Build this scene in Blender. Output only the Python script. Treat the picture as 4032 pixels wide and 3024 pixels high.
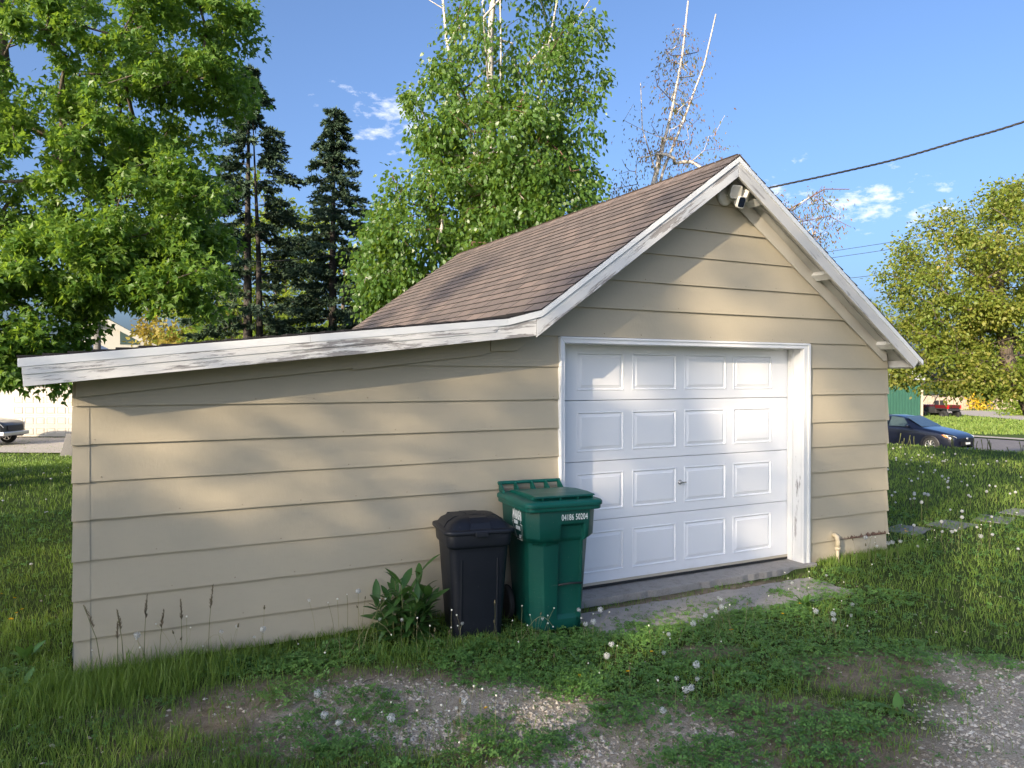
import bpy, bmesh, math, random
import numpy as np
from mathutils import Vector, Matrix, Quaternion

for _o in list(bpy.data.objects):
    bpy.data.objects.remove(_o, do_unlink=True)
SC = bpy.context.scene
COL = SC.collection
R = math.radians
rng = np.random.default_rng(11)
random.seed(5)

# ------------------------------------------------------------------ camera
# X runs along the garage front (to the right), Y runs into the garage, Z up; front wall plane is Y = 0
CAM = Vector((-2.937, -5.619, 1.87))
HEAD = 27.6                                    # degrees clockwise from +Y
cd = bpy.data.cameras.new('camera')
cam = bpy.data.objects.new('camera', cd); COL.objects.link(cam)
cam.location = CAM
cam.rotation_euler = (R(90 - 0.454), 0, R(-HEAD))
cd.sensor_width = 36; cd.lens = 27.04
cd.clip_start = 0.05; cd.clip_end = 3000
SC.camera = cam

# ------------------------------------------------------------------ sun, sky, exposure
SUN_TRAVEL = Vector((2.0, 1.0, -0.70)).normalized()
SUN_EL = math.asin(-SUN_TRAVEL.z)
SUN_ROT = math.atan2(-SUN_TRAVEL.x, -SUN_TRAVEL.y)
sd = bpy.data.lights.new('sun', 'SUN'); sd.energy = 3.5; sd.angle = R(0.55); sd.color = (1.0, 0.83, 0.60)
sun = bpy.data.objects.new('sun', sd); COL.objects.link(sun)
sun.rotation_euler = SUN_TRAVEL.to_track_quat('-Z', 'Y').to_euler()
sun.location = (-20, -14, 14)

SC.view_settings.view_transform = 'Standard'
SC.view_settings.look = 'None'
SC.view_settings.gamma = 1.0
SC.view_settings.use_curve_mapping = False
SC.view_settings.exposure = 1.18
SC.render.engine = 'CYCLES'
SC.cycles.max_bounces = 6
SC.cycles.diffuse_bounces = 3
SC.cycles.transmission_bounces = 4
SC.cycles.transparent_max_bounces = 8
SC.cycles.use_denoising = True
SC.cycles.sample_clamp_indirect = 6.0

W = bpy.data.worlds.new('World'); SC.world = W; W.use_nodes = True
wt = W.node_tree; wn = wt.nodes; wl = wt.links; wn.clear()
w_out = wn.new('ShaderNodeOutputWorld'); w_bg = wn.new('ShaderNodeBackground')
w_sky = wn.new('ShaderNodeTexSky'); w_sky.sky_type = 'NISHITA'; w_sky.sun_disc = False
w_sky.sun_elevation = SUN_EL; w_sky.sun_rotation = SUN_ROT
w_sky.altitude = 0; w_sky.air_density = 0.68; w_sky.dust_density = 5.0; w_sky.ozone_density = 4.0
w_bg.inputs['Strength'].default_value = 0.15
w_tc = wn.new('ShaderNodeTexCoord')
W.cycles.sampling_method = 'MANUAL'; W.cycles.sample_map_resolution = 256

def wmath(op, a, b=None, c=None, clamp=False):
    n = wn.new('ShaderNodeMath'); n.operation = op; n.use_clamp = clamp
    for i, v in enumerate((a, b, c)):
        if v is None: continue
        if isinstance(v, (int, float)): n.inputs[i].default_value = v
        else: wl.new(v, n.inputs[i])
    return n.outputs[0]

def wdot(vec):
    n = wn.new('ShaderNodeVectorMath'); n.operation = 'DOT_PRODUCT'
    wl.new(w_tc.outputs['Generated'], n.inputs[0]); n.inputs[1].default_value = vec
    return n.outputs['Value']

w_no = wn.new('ShaderNodeTexNoise'); w_no.inputs['Scale'].default_value = 26; w_no.inputs['Detail'].default_value = 7
w_no.inputs['Roughness'].default_value = 0.62
w_mp = wn.new('ShaderNodeMapping'); w_mp.inputs['Scale'].default_value = (1, 1, 2.2)
wl.new(w_tc.outputs['Generated'], w_mp.inputs[0]); wl.new(w_mp.outputs[0], w_no.inputs['Vector'])
w_n = wmath('SUBTRACT', w_no.outputs['Fac'], 0.5)
# small fair-weather clouds: (heading deg from +Y clockwise, elevation deg, half width deg, half height deg, strength)
CLOUDS = [(43.6, 12.9, 3.8, 1.7, 1.0), (52.6, 11.7, 4.6, 1.4, .95), (47.0, 25.6, 2.2, 1.0, .55), (19.4, 18.6, 4.6, 1.7, .75)]
w_mask = None
for (hd, el, sw, sh, st) in CLOUDS:
    h, e = R(hd), R(el)
    Rv = (math.cos(h), -math.sin(h), 0)
    Uv = (-math.sin(h) * math.sin(e), -math.cos(h) * math.sin(e), math.cos(e))
    Fv = (math.sin(h) * math.cos(e), math.cos(h) * math.cos(e), math.sin(e))
    a = wmath('DIVIDE', wdot(Rv), math.sin(R(sw))); b = wmath('DIVIDE', wdot(Uv), math.sin(R(sh)))
    r2 = wmath('ADD', wmath('MULTIPLY', a, a), wmath('MULTIPLY', b, b))
    v = wmath('SUBTRACT', 0.42, wmath('MULTIPLY', wmath('SQRT', r2), 0.62))
    v = wmath('ADD', v, wmath('MULTIPLY', w_n, 4.2))
    v = wmath('MULTIPLY', v, 1.3, clamp=True)
    v = wmath('MULTIPLY', v, wmath('GREATER_THAN', wdot(Fv), 0.5))
    v = wmath('MULTIPLY', v, st)
    w_mask = v if w_mask is None else wmath('MAXIMUM', w_mask, v)
w_mix = wn.new('ShaderNodeMix'); w_mix.data_type = 'RGBA'
w_tint = wn.new('ShaderNodeMix'); w_tint.data_type = 'RGBA'; w_tint.blend_type = 'MULTIPLY'; w_tint.inputs[0].default_value = 1.0
wl.new(w_sky.outputs[0], w_tint.inputs[6]); w_tint.inputs[7].default_value = (1.0, 1.0, 1.0, 1)
wl.new(w_mask, w_mix.inputs[0]); wl.new(w_tint.outputs[2], w_mix.inputs[6]); w_mix.inputs[7].default_value = (3.9, 4.0, 4.4, 1)
wl.new(w_mix.outputs[2], w_bg.inputs['Color']); wl.new(w_bg.outputs[0], w_out.inputs[0])

# ------------------------------------------------------------------ small numeric helpers
_grids = {}
def vnoise(x, y, scale, seed=0):
    """smooth value noise in 0..1"""
    g = _grids.get(seed)
    if g is None:
        g = np.random.default_rng(seed + 100).random((128, 128)); _grids[seed] = g
    u = np.asarray(x) / scale; v = np.asarray(y) / scale
    i = np.floor(u).astype(int); j = np.floor(v).astype(int)
    fu = u - i; fv = v - j
    fu = fu * fu * (3 - 2 * fu); fv = fv * fv * (3 - 2 * fv)
    a = g[i % 128, j % 128]; b = g[(i + 1) % 128, j % 128]; c = g[i % 128, (j + 1) % 128]; d = g[(i + 1) % 128, (j + 1) % 128]
    return (a * (1 - fu) + b * fu) * (1 - fv) + (c * (1 - fu) + d * fu) * fv
def fbm(x, y, scale, seed=0):
    return (vnoise(x, y, scale, seed) * .5 + vnoise(x, y, scale * .47, seed + 1) * .28 + vnoise(x, y, scale * .21, seed + 2) * .22)
def sstep(a, b, x):
    t = np.clip((np.asarray(x, float) - a) / (b - a), 0, 1); return t * t * (3 - 2 * t)
def gz(x, y):
    """ground height: a level yard that falls away to the street"""
    x = np.asarray(x, float); y = np.asarray(y, float)
    h1 = -1.12 * sstep(9, 31, y)
    xs = x + .27 * (y - 7)
    h2 = -.05 * sstep(4, 9, x) - 1.05 * sstep(17.6, 22.5, xs) + .07 * np.exp(-((xs - 17.2) / .5) ** 2)
    return -.05 + np.minimum(h1, 0) * (1 - sstep(12, 20, xs)) + h2 - .15 * sstep(45, 90, y)

# ------------------------------------------------------------------ object helpers
def tag(o, label=None, cat=None, group=None, kind=None):
    if label: o['label'] = label
    if cat: o['category'] = cat
    if group: o['group'] = group
    if kind: o['kind'] = kind
    return o
def empty(name, loc=(0, 0, 0), rz=0, label=None, cat=None, group=None):
    o = bpy.data.objects.new(name, None); COL.objects.link(o)
    o.location = loc; o.rotation_euler = (0, 0, rz); o.empty_display_size = .1
    return tag(o, label, cat, group)
def link(name, me, parent=None):
    o = bpy.data.objects.new(name, me); COL.objects.link(o)
    if parent is not None: o.parent = parent
    return o
def copy_tree(o, parent=None):
    c = o.copy(); COL.objects.link(c); c.parent = parent
    for ch in list(o.children): copy_tree(ch, c)
    return c
def raw_mesh(name, V, L, S, mats, attr=None, fmat=None, smooth=False):
    """fast mesh from numpy: V verts (n,3), L loop vertex indices, S loop starts"""
    me = bpy.data.meshes.new(name)
    V = np.asarray(V, np.float32); L = np.asarray(L, np.int32).ravel(); S = np.asarray(S, np.int32)
    me.vertices.add(len(V)); me.vertices.foreach_set('co', V.ravel())
    me.loops.add(len(L)); me.loops.foreach_set('vertex_index', L)
    me.polygons.add(len(S)); me.polygons.foreach_set('loop_start', S)
    me.polygons.foreach_set('loop_total', np.diff(np.append(S, len(L))).astype(np.int32))
    if fmat is not None: me.polygons.foreach_set('material_index', np.asarray(fmat, np.int32))
    me.polygons.foreach_set('use_smooth', np.full(len(S), smooth))
    if attr is not None:
        a = me.attributes.new('rnd', 'FLOAT', 'FACE'); a.data.foreach_set('value', np.asarray(attr, np.float32))
    for m in (mats if isinstance(mats, (list, tuple)) else [mats]): me.materials.append(m)
    me.update(calc_edges=True)
    return me

class MB:
    """collects simple shapes into one mesh"""
    def __init__(s): s.v = []; s.f = []; s.m = []; s.sm = []
    def add(s, verts, faces, mi=0, smooth=False):
        b = len(s.v); s.v += [tuple(p) for p in verts]
        s.f += [tuple(i + b for i in f) for f in faces]; s.m += [mi] * len(faces); s.sm += [smooth] * len(faces); return s
    def box(s, x0, x1, y0, y1, z0, z1, mi=0, M=None):
        v = [(x0, y0, z0), (x1, y0, z0), (x1, y1, z0), (x0, y1, z0), (x0, y0, z1), (x1, y0, z1), (x1, y1, z1), (x0, y1, z1)]
        if M is not None: v = [tuple(M @ Vector(p)) for p in v]
        return s.add(v, [(0, 3, 2, 1), (4, 5, 6, 7), (0, 1, 5, 4), (1, 2, 6, 5), (2, 3, 7, 6), (3, 0, 4, 7)], mi)
    def beam(s, a, b, w, h, mi=0, up=(0, 0, 1)):
        a = Vector(a); b = Vector(b); d = (b - a).normalized(); u = Vector(up)
        r = d.cross(u).normalized(); u = r.cross(d)
        v = []
        for p in (a, b):
            for sx, sz in ((-1, -1), (1, -1), (1, 1), (-1, 1)): v.append(tuple(p + r * (sx * w / 2) + u * (sz * h / 2)))
        return s.add(v, [(0, 1, 2, 3), (7, 6, 5, 4), (0, 4, 5, 1), (1, 5, 6, 2), (2, 6, 7, 3), (3, 7, 4, 0)], mi)
    def prism(s, poly, axis, a, b, mi=0, fa=None):
        """poly: 2D points; extruded along axis ('x','y','z') from a to b. fa(u,v)->a overrides the near side depth"""
        n = len(poly)
        def P(u, v, w): return {'y': (u, w, v), 'x': (w, u, v), 'z': (u, v, w)}[axis]
        V = [P(u, v, fa(u, v) if fa else a) for u, v in poly] + [P(u, v, b) for u, v in poly]
        F = [tuple(range(n)), tuple(range(2 * n - 1, n - 1, -1))] + [(i, i + n, (i + 1) % n + n, (i + 1) % n) for i in range(n)]
        return s.add(V, F, mi)
    def tube(s, pts, rad, sides=6, mi=0, cap=True, smooth=True):
        pts = [Vector(p) for p in pts]; n = len(pts)
        if not hasattr(rad, '__len__'): rad = [rad] * n
        V = []; ref = Vector((.31, .17, .93))
        for i, p in enumerate(pts):
            d = (pts[min(i + 1, n - 1)] - pts[max(i - 1, 0)])
            if d.length < 1e-9: d = Vector((0, 0, 1))
            d.normalize()
            r = d.cross(ref)
            if r.length < .15: r = d.cross(Vector((1, 0, 0)))
            r.normalize(); u = r.cross(d)
            for k in range(sides):
                t = 2 * math.pi * k / sides; V.append(tuple(p + (r * math.cos(t) + u * math.sin(t)) * rad[i]))
        F = [(i * sides + k, i * sides + (k + 1) % sides, (i + 1) * sides + (k + 1) % sides, (i + 1) * sides + k) for i in range(n - 1) for k in range(sides)]
        s.add(V, F, mi, smooth)
        if cap:
            b = len(s.v) - len(V)
            s.f += [tuple(b + k for k in range(sides))[::-1], tuple(b + (n - 1) * sides + k for k in range(sides))]; s.m += [mi] * 2; s.sm += [False] * 2
        return s
    def lathe(s, prof, n=16, mi=0, M=None, smooth=True):
        """prof: (r,z) list turned about z"""
        V = []
        for r, z in prof:
            for k in range(n):
                t = 2 * math.pi * k / n; p = Vector((r * math.cos(t), r * math.sin(t), z)); V.append(tuple(M @ p if M is not None else p))
        F = [(i * n + k, i * n + (k + 1) % n, (i + 1) * n + (k + 1) % n, (i + 1) * n + k) for i in range(len(prof) - 1) for k in range(n)]
        return s.add(V, F, mi, smooth)
    def mesh(s, name, mats):
        me = bpy.data.meshes.new(name); me.from_pydata(s.v, [], s.f)
        me.polygons.foreach_set('material_index', s.m); me.polygons.foreach_set('use_smooth', s.sm)
        for m in (mats if isinstance(mats, (list, tuple)) else [mats]): me.materials.append(m)
        me.update(); return me
    def build(s, name, mats, parent=None, bevel=0, subsurf=0):
        o = link(name, s.mesh(name, mats), parent)
        if bevel:
            b = o.modifiers.new('bevel', 'BEVEL'); b.width = bevel; b.segments = 2; b.limit_method = 'ANGLE'; b.angle_limit = R(40)
        if subsurf:
            b = o.modifiers.new('subsurf', 'SUBSURF'); b.levels = subsurf; b.render_levels = subsurf
        return o

def clip(poly, a, b, c):
    """keep the part of a 2D polygon with a*u + b*v <= c"""
    out = []
    for i in range(len(poly)):
        p, q = poly[i], poly[(i + 1) % len(poly)]
        dp, dq = a * p[0] + b * p[1] - c, a * q[0] + b * q[1] - c
        if dp <= 0: out.append(p)
        if dp * dq < 0:
            t = dp / (dp - dq); out.append((p[0] + t * (q[0] - p[0]), p[1] + t * (q[1] - p[1])))
    return out

# ------------------------------------------------------------------ materials
class NT:
    def __init__(s, name):
        s.m = bpy.data.materials.new(name); s.m.use_nodes = True; s.t = s.m.node_tree; s.t.nodes.clear()
        s.out = s.t.nodes.new('ShaderNodeOutputMaterial'); s.b = s.t.nodes.new('ShaderNodeBsdfPrincipled')
        s.t.links.new(s.b.outputs[0], s.out.inputs[0])
    def n(s, ty, **k):
        nd = s.t.nodes.new('ShaderNode' + ty)
        for a, v in k.items(): setattr(nd, a, v)
        return nd
    def l(s, a, b): s.t.links.new(a, b)
    def set(s, nd, key, v):
        if hasattr(v, 'is_linked') or hasattr(v, 'links'): s.l(v, nd.inputs[key])
        else: nd.inputs[key].default_value = v
    def pos(s): return s.n('NewGeometry').outputs['Position']
    def obj(s): return s.n('TexCoord').outputs['Object']
    def map(s, v, scale=(1, 1, 1), rot=(0, 0, 0), loc=(0, 0, 0)):
        m = s.n('Mapping'); s.l(v, m.inputs[0]); m.inputs['Scale'].default_value = scale; m.inputs['Rotation'].default_value = rot; m.inputs['Location'].default_value = loc
        return m.outputs[0]
    def noise(s, v, scale, detail=4, rough=.55, dist=0):
        m = s.n('TexNoise'); s.l(v, m.inputs['Vector']); m.inputs['Scale'].default_value = scale; m.inputs['Detail'].default_value = detail
        m.inputs['Roughness'].default_value = rough; m.inputs['Distortion'].default_value = dist; return m.outputs['Fac']
    def math(s, op, a, b=0.0, clamp=False):
        m = s.n('Math', operation=op, use_clamp=clamp); s.set(m, 0, a); s.set(m, 1, b); return m.outputs[0]
    def ramp(s, f, stops, interp='LINEAR'):
        r = s.n('ValToRGB'); s.l(f, r.inputs[0]); e = r.color_ramp.elements; r.color_ramp.interpolation = interp
        while len(e) < len(stops): e.new(.5)
        for x, (p, c) in zip(e, stops):
            x.position = p; x.color = (c[0], c[1], c[2], 1) if hasattr(c, '__len__') else (c, c, c, 1)
        return r.outputs[0]
    def mix(s, f, a, b, mode='MIX'):
        m = s.n('Mix', data_type='RGBA', blend_type=mode); s.set(m, 0, f)
        for i, v in ((6, a), (7, b)):
            if isinstance(v, tuple): m.inputs[i].default_value = (*v[:3], 1)
            else: s.l(v, m.inputs[i])
        return m.outputs[2]
    def bump(s, h, strength=.3, dist=.01):
        b = s.n('Bump'); s.l(h, b.inputs['Height']); b.inputs['Strength'].default_value = strength; b.inputs['Distance'].default_value = dist
        s.l(b.outputs[0], s.b.inputs['Normal']); return b
    def col(s, c):
        s.set(s.b, 'Base Color', (*c, 1) if isinstance(c, tuple) else c); return s
    def p(s, **k):
        for a, v in k.items(): s.set(s.b, a.replace('_', ' '), v)
        return s

def plain(name, c, rough=.5, var=.12, scale=6, metallic=0, bump=0, bscale=60, spec=None):
    """paint or plastic with slight mottling"""
    t = NT(name); v = t.pos()
    f = t.noise(v, scale, 5)
    t.col(t.mix(f, tuple(x * (1 - var) for x in c), tuple(min(1, x * (1 + var)) for x in c)))
    t.p(Roughness=rough, Metallic=metallic)
    if spec is not None: t.p(Specular_IOR_Level=spec)
    if bump: t.bump(t.noise(v, bscale, 3), bump, .005)
    return t.m

def leafmat(name, stops, rough=.5, trans=.35, tcol=(.25, .45, .04), spec=.35):
    """leaf with per-leaf colour and light passing through it"""
    t = NT(name)
    a = t.n('Attribute', attribute_name='rnd')
    f = t.math('ADD', t.math('MULTIPLY', a.outputs['Fac'], .75), t.math('MULTIPLY', t.noise(t.pos(), .9, 2), .25))
    c = t.ramp(f, stops)
    t.col(c); t.p(Roughness=rough, Specular_IOR_Level=spec)
    tr = t.n('BsdfTranslucent'); t.l(t.mix(.55, c, tcol), tr.inputs['Color'])
    mx = t.n('MixShader'); mx.inputs[0].default_value = trans
    t.l(t.b.outputs[0], mx.inputs[1]); t.l(tr.outputs[0], mx.inputs[2]); t.l(mx.outputs[0], t.out.inputs[0])
    return t.m
# trees that stand behind and left of the photographer: (x, y, height, crown radius, crown half height share, limbs, leaves, label)
SHADE = [(-22.3 + .447 * p - .894 * k, -11.2 - .894 * p - .447 * k, h, r, s, nc, nl, lab) for (p, k, h, r, s, nc, nl, lab) in (
         (-8.0, -2, 10.5, 2.7, .40, 170, 13000, 'leftmost tall shade tree behind the photographer'),
         (-3.8, 1, 12.8, 2.7, .42, 62, 10500, 'second shade tree from the left behind the photographer'),
         (.8, -1, 13.2, 2.9, .42, 66, 11000, 'middle shade tree behind the photographer'),
         (5.0, 2, 14.0, 3.1, .42, 230, 20000, 'rightmost shade tree behind the photographer'))]
SHADE += [(-22.3 + .447 * 1.5 - 4.5, -11.2 - .894 * 1.5 - 2.2, 15.6, 2.3, .40, 48, 5200, 'tallest tree added at the back, out of view, to shade the gable')]  # extra unseen tree, added to cut the sun on the gable
SHADE += [(-14.5, 10.5, 5.2, 2.6, .45, 110, 9000, 'low round shade tree left of the lawn')]
SHADE_SEED = 40
# ================================================================== materials for the garage
def siding_mat(name, peel_edges=()):
    t = NT(name); v = t.pos()
    f = t.noise(v, 1.3, 5); g = t.noise(t.map(v, (14, 14, 40)), 1.0, 4)
    c = t.mix(f, (.40, .35, .255), (.465, .405, .30))
    c = t.mix(t.math('MULTIPLY', t.math('SUBTRACT', g, .5), .35, True), c, (.30, .26, .19))
    # scuffs and small knocks
    sc = t.noise(t.map(v, (2.2, 2.2, 9)), 5, 6, .75)
    c = t.mix(t.math('MULTIPLY', t.math('GREATER_THAN', sc, .70), .35), c, (.27, .23, .17))
    # splash dirt close to the ground
    sep = t.n('SeparateXYZ'); t.l(v, sep.inputs[0])
    dz = t.math('SUBTRACT', .20, t.math('ADD', sep.outputs['Z'], t.math('MULTIPLY', t.noise(v, 7, 5), .30)))
    c = t.mix(t.math('MULTIPLY', dz, 3.6, True), c, (.17, .14, .10))
    for ze in peel_edges:
        d = t.math('SUBTRACT', sep.outputs['Z'], ze)
        m = t.math('GREATER_THAN', t.math('MULTIPLY', t.math('SUBTRACT', t.noise(t.map(v, (30, 30, 12)), 1.0, 6, .7), .36), .17), d)
        m = t.math('MULTIPLY', m, t.math('GREATER_THAN', d, -.01))
        xr = t.math('MULTIPLY', t.math('SUBTRACT', sep.outputs['X'], 3.75), 3.0, True)
        c = t.mix(t.math('MULTIPLY', m, xr), c, t.ramp(t.noise(v, 45, 4), [(.35, (.05, .03, .02)), (.7, (.28, .16, .11))]))
    t.col(c); t.p(Roughness=.55, Specular_IOR_Level=.3)
    h = t.math('ADD', t.math('MULTIPLY', t.noise(t.map(v, (60, 60, 25)), 1, 4), .6), t.math('MULTIPLY', t.noise(v, 5, 2), 1.5))
    t.bump(h, .35, .004)
    return t.m
M_SID = siding_mat('beige_siding_paint')
M_SIDP = siding_mat('beige_siding_paint_flaking', (.156, -.045))

def peel_mat(name, rot, amount=.5, white=(.78, .76, .72)):
    """old white paint flaking off weathered grey wood, grain along the board"""
    t = NT(name); v = t.map(t.pos(), (1, 1, 1), (0, rot, 0))
    gr = t.noise(t.map(v, (1.6, 26, 44)), 1, 6, .65, .5)          # fine grain lines
    pa = t.noise(t.map(v, (1.1, 6, 6)), 1.6, 3)                    # where paint has let go
    fl = t.noise(t.map(v, (12, 40, 60)), 1, 6, .72)
    m = t.math('ADD', t.math('MULTIPLY', gr, .6), t.math('ADD', t.math('MULTIPLY', pa, .75), t.math('MULTIPLY', fl, .35)))
    m = t.ramp(m, [(1.18 - amount * .5, 0), (1.24 - amount * .5, 1)]) if amount < .36 else t.ramp(t.math('MULTIPLY', m, .5), [((1.18 - amount * .5) / 2, 0), ((1.24 - amount * .5) / 2, 1)])
    wood = t.ramp(gr, [(.3, (.17, .155, .148)), (.55, (.32, .30, .285)), (.75, (.44, .41, .385))])
    wh = t.mix(t.noise(v, 5, 4), tuple(x * .86 for x in white), white)
    t.col(t.mix(m, wh, wood)); t.p(Roughness=.7, Specular_IOR_Level=.25)
    h = t.math('SUBTRACT', t.math('MULTIPLY', gr, .7), t.math('MULTIPLY', m, .8))
    t.bump(h, .6, .003)
    return t.m
M_PEEL_LOW = peel_mat('flaking_white_fascia', R(6.2), .64)
M_PEEL_L = peel_mat('flaking_white_rake', R(35.6), .66, (.66, .66, .65))
M_PEEL_R = peel_mat('weathered_white_rake', R(-35), .50, (.62, .60, .56))
M_STRIP = plain('white_drip_edge', (.76, .76, .74), .35, .06, 3, spec=.5)
M_TRIM = peel_mat('old_white_trim', R(90), .37, (.78, .77, .74))
M_CASING = plain('white_casing_paint', (.80, .80, .80), .45, .07, 4, bump=.15, bscale=25)
M_SOFF = plain('dirty_white_soffit', (.50, .49, .46), .7, .2, 4, bump=.3, bscale=30)
M_FRZ = plain('pale_frieze_paint', (.52, .49, .43), .6, .12, 3, bump=.2, bscale=30)
M_DARK = plain('dark_sheathing', (.05, .045, .04), .9)
def door_mat():
    t = NT('white_steel_door'); v = t.pos()
    f = t.noise(v, 1.5, 4); c = t.mix(f, (.76, .765, .78), (.83, .83, .835))
    sep = t.n('SeparateXYZ'); t.l(v, sep.inputs[0])
    dz = t.math('SUBTRACT', .17, t.math('ADD', sep.outputs['Z'], t.math('MULTIPLY', t.noise(v, 9, 5), .22)))
    c = t.mix(t.math('MULTIPLY', dz, 2.5, True), c, (.50, .46, .38))
    t.col(c)
    t.p(Roughness=.38, Specular_IOR_Level=.4)
    t.bump(t.noise(t.map(v, (9, 9, 130)), 1, 5, .6), .12, .002); return t.m
M_DOOR = door_mat()
M_RUB = plain('black_rubber', (.02, .02, .02), .7)
M_OCHRE = plain('tan_bottom_rail', (.50, .44, .34), .5)
M_CHROME = plain('worn_chrome', (.55, .53, .50), .25, .2, 30, metallic=1)
def shingle_mat():
    t = NT('brown_grey_shingle'); v = t.pos()
    oi = t.n('ObjectInfo').outputs['Random']; isl = t.n('NewGeometry').outputs['Random Per Island']
    r = t.math('FRACT', t.math('ADD', oi, isl))
    c = t.ramp(r, [(0, (.085, .072, .070)), (.35, (.125, .103, .096)), (.7, (.160, .126, .113)), (1, (.195, .148, .128))])
    c = t.mix(t.math('MULTIPLY', t.noise(v, 1.1, 4), .5), c, (.112, .092, .082))
    g = t.noise(v, 260, 2, .6)
    c = t.mix(t.ramp(g, [(.35, 0), (.7, .55)]), c, (.24, .20, .18))
    t.col(c); t.p(Roughness=.92, Specular_IOR_Level=.15); t.bump(g, .5, .004); return t.m
M_SHIN = shingle_mat()
def concrete_mat(name='concrete', c0=(.24, .22, .20), c1=(.36, .34, .31)):
    t = NT(name); v = t.pos()
    c = t.mix(t.noise(v, 2.2, 6, .6), c0, c1)
    c = t.mix(t.ramp(t.noise(v, 14, 6, .7), [(.5, 0), (.75, .6)]), c, (.13, .11, .09))
    c = t.mix(t.ramp(t.noise(v, 120, 2), [(.55, 0), (.8, .5)]), c, (.5, .48, .44))
    t.col(c); t.p(Roughness=.9, Specular_IOR_Level=.2); t.bump(t.noise(v, 70, 5, .7), .5, .006); return t.m
M_CONC = concrete_mat()

# ================================================================== garage
G = empty('garage_building', (0, 0, 0), 0, 'beige clapboard garage with white overhead door, steep gable and low lean-to', 'garage')
RX, RZ = 2.2, 3.905                                   # ridge
K1 = (.112, 2.408); K2 = (-.195, 2.328); LE = (-3.414, 1.983); RE = (4.86, 2.056)
YF, YB = -.30, 6.15                                   # roof front and back
WB = 5.95                                             # back wall
sl, sr = (RZ - K1[1]) / (RX - K1[0]), (RZ - RE[1]) / (RE[0] - RX)
def zl(x): return RZ - sl * (RX - x)                  # left slope top
def zr(x): return RZ - sr * (x - RX)                  # right slope top
sle = (K2[1] - LE[1]) / (K2[0] - LE[0])
def zlean(x): return K2[1] + sle * (x - K2[0])

# ---- wall backing with siding boards
b = MB()
XL, XR = -3.13, 4.655
b.prism([(XL, -.02), (.44, -.02), (.44, 2.2), (.30, zl(.30) - .07), (-.15, zlean(-.15) - .06), (XL, zlean(XL) - .06)], 'y', .012, .05)
b.prism([(3.44, -.02), (XR, -.02), (XR, zr(XR) - .06), (3.44, zr(3.44) - .06)], 'y', .012, .05)
b.prism([(.30, 2.2), (3.44, 2.2), (3.44, zr(3.44) - .06), (RX, RZ - .06), (.30, zl(.30) - .06)], 'y', .0125, .05)
b.prism([(XL, 0), (XR, 0), (XR, zr(XR) - .06), (RX, RZ - .06), (K1[0], K1[1] - .06), (K2[0], K2[1] - .06), (XL, zlean(XL) - .06)], 'y', WB - .05, WB)
b.box(XL + .012, XL + .05, .05, WB - .05, 0, zlean(XL) - .07)
b.box(XR - .05, XR - .012, .05, WB - .05, 0, zr(XR) - .08)
wall = b.build('wall', M_DARK, G)

ZL = [-.01, .203, .456, .706, .965, 1.207, 1.447, 1.69, 1.965, 2.226]
ZR = [-.045, .156, .407, .640, .889, 1.151, 1.407, 1.697, 1.972, 2.226]
ZG = [2.226, 2.482, 2.735, 2.998, 3.258, 3.515, 3.80]
def board(poly, z0, z1, mat):
    poly = [p for p in poly]
    if len(poly) < 3: return
    jit = random.uniform(-.0015, .0015)
    f = lambda u, v: -(.005 + .019 * (z1 - v) / (z1 - z0)) + jit
    MB().prism(poly, 'y', 0, .0115, 0, fa=f).build('siding_board', mat, wall)
def jag(x0, x1, z, amp, n):                           # a lower edge that is not ruler straight
    return [(x0 + (x1 - x0) * i / n, z + (random.uniform(-amp, amp) if 0 < i < n else 0)) for i in range(n + 1)]
for i in range(9):
    z0, z1 = ZL[i], ZL[i + 1] + .012
    n = 14 if i else 40
    poly = jag(XL - .012, .438, z0, .0015 if i else .006, n) + [(.438, z1), (XL - .012, z1)]
    if i >= 6:
        poly = [(XL - .012, z0), (.438, z0), (.438, z1), (XL - .012, z1)]
        a = sle; poly = clip(poly, -a, 1, K2[1] - a * K2[0] - .058) if i == 7 or i == 6 else poly
        if i == 8:
            poly = [(-1.6, z0), (.438, z0), (.438, z1), (.05, z1), (-.3, z1)]; poly = clip(poly, -a, 1, K2[1] - a * K2[0] - .058)
    board(poly, z0, z1, M_SID)
for i in range(9):
    z0, z1 = ZR[i], ZR[i + 1] + .012
    poly = jag(3.445, XR + .012, z0, .0015 if i > 1 else .007, 14 if i > 1 else 34) + [(XR + .012, z1), (3.445, z1)]
    poly2 = clip(poly, sr, 1, RZ + sr * RX - .062) if i >= 8 else poly
    board(poly2, z0, z1, M_SIDP if i < 2 else M_SID)
for i in range(6):
    z0, z1 = ZG[i], ZG[i + 1] + .012
    poly = [(-.4, z0), (XR + .012, z0), (XR + .012, z1), (-.4, z1)]
    poly = clip(clip(poly, sr, 1, RZ + sr * RX - .062), -sl, 1, RZ - sl * RX - .062)
    board(poly, z0, z1, M_SID)
# side walls: the same boards running back
for side, X, zs, top in ((-1, XL, ZL, zlean(XL) - .07), (1, XR, ZR, zr(XR) - .075)):
    for i in range(9):
        z0, z1 = zs[i], min(zs[i + 1] + .012, top)
        if z1 - z0 < .03: continue
        xo = X + side * .0115
        V = [(xo, .0, z0), (X + side * .024, .0, z0), (X + side * .005 + side * .006, .0, z1), (xo - side * .01, .0, z1)]
        V += [(p[0], WB, p[2]) for p in V]
        MB().add(V, [(0, 1, 2, 3), (7, 6, 5, 4), (0, 4, 5, 1), (1, 5, 6, 2), (2, 6, 7, 3), (3, 7, 4, 0)]).build('siding_board', M_SID, wall)
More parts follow.
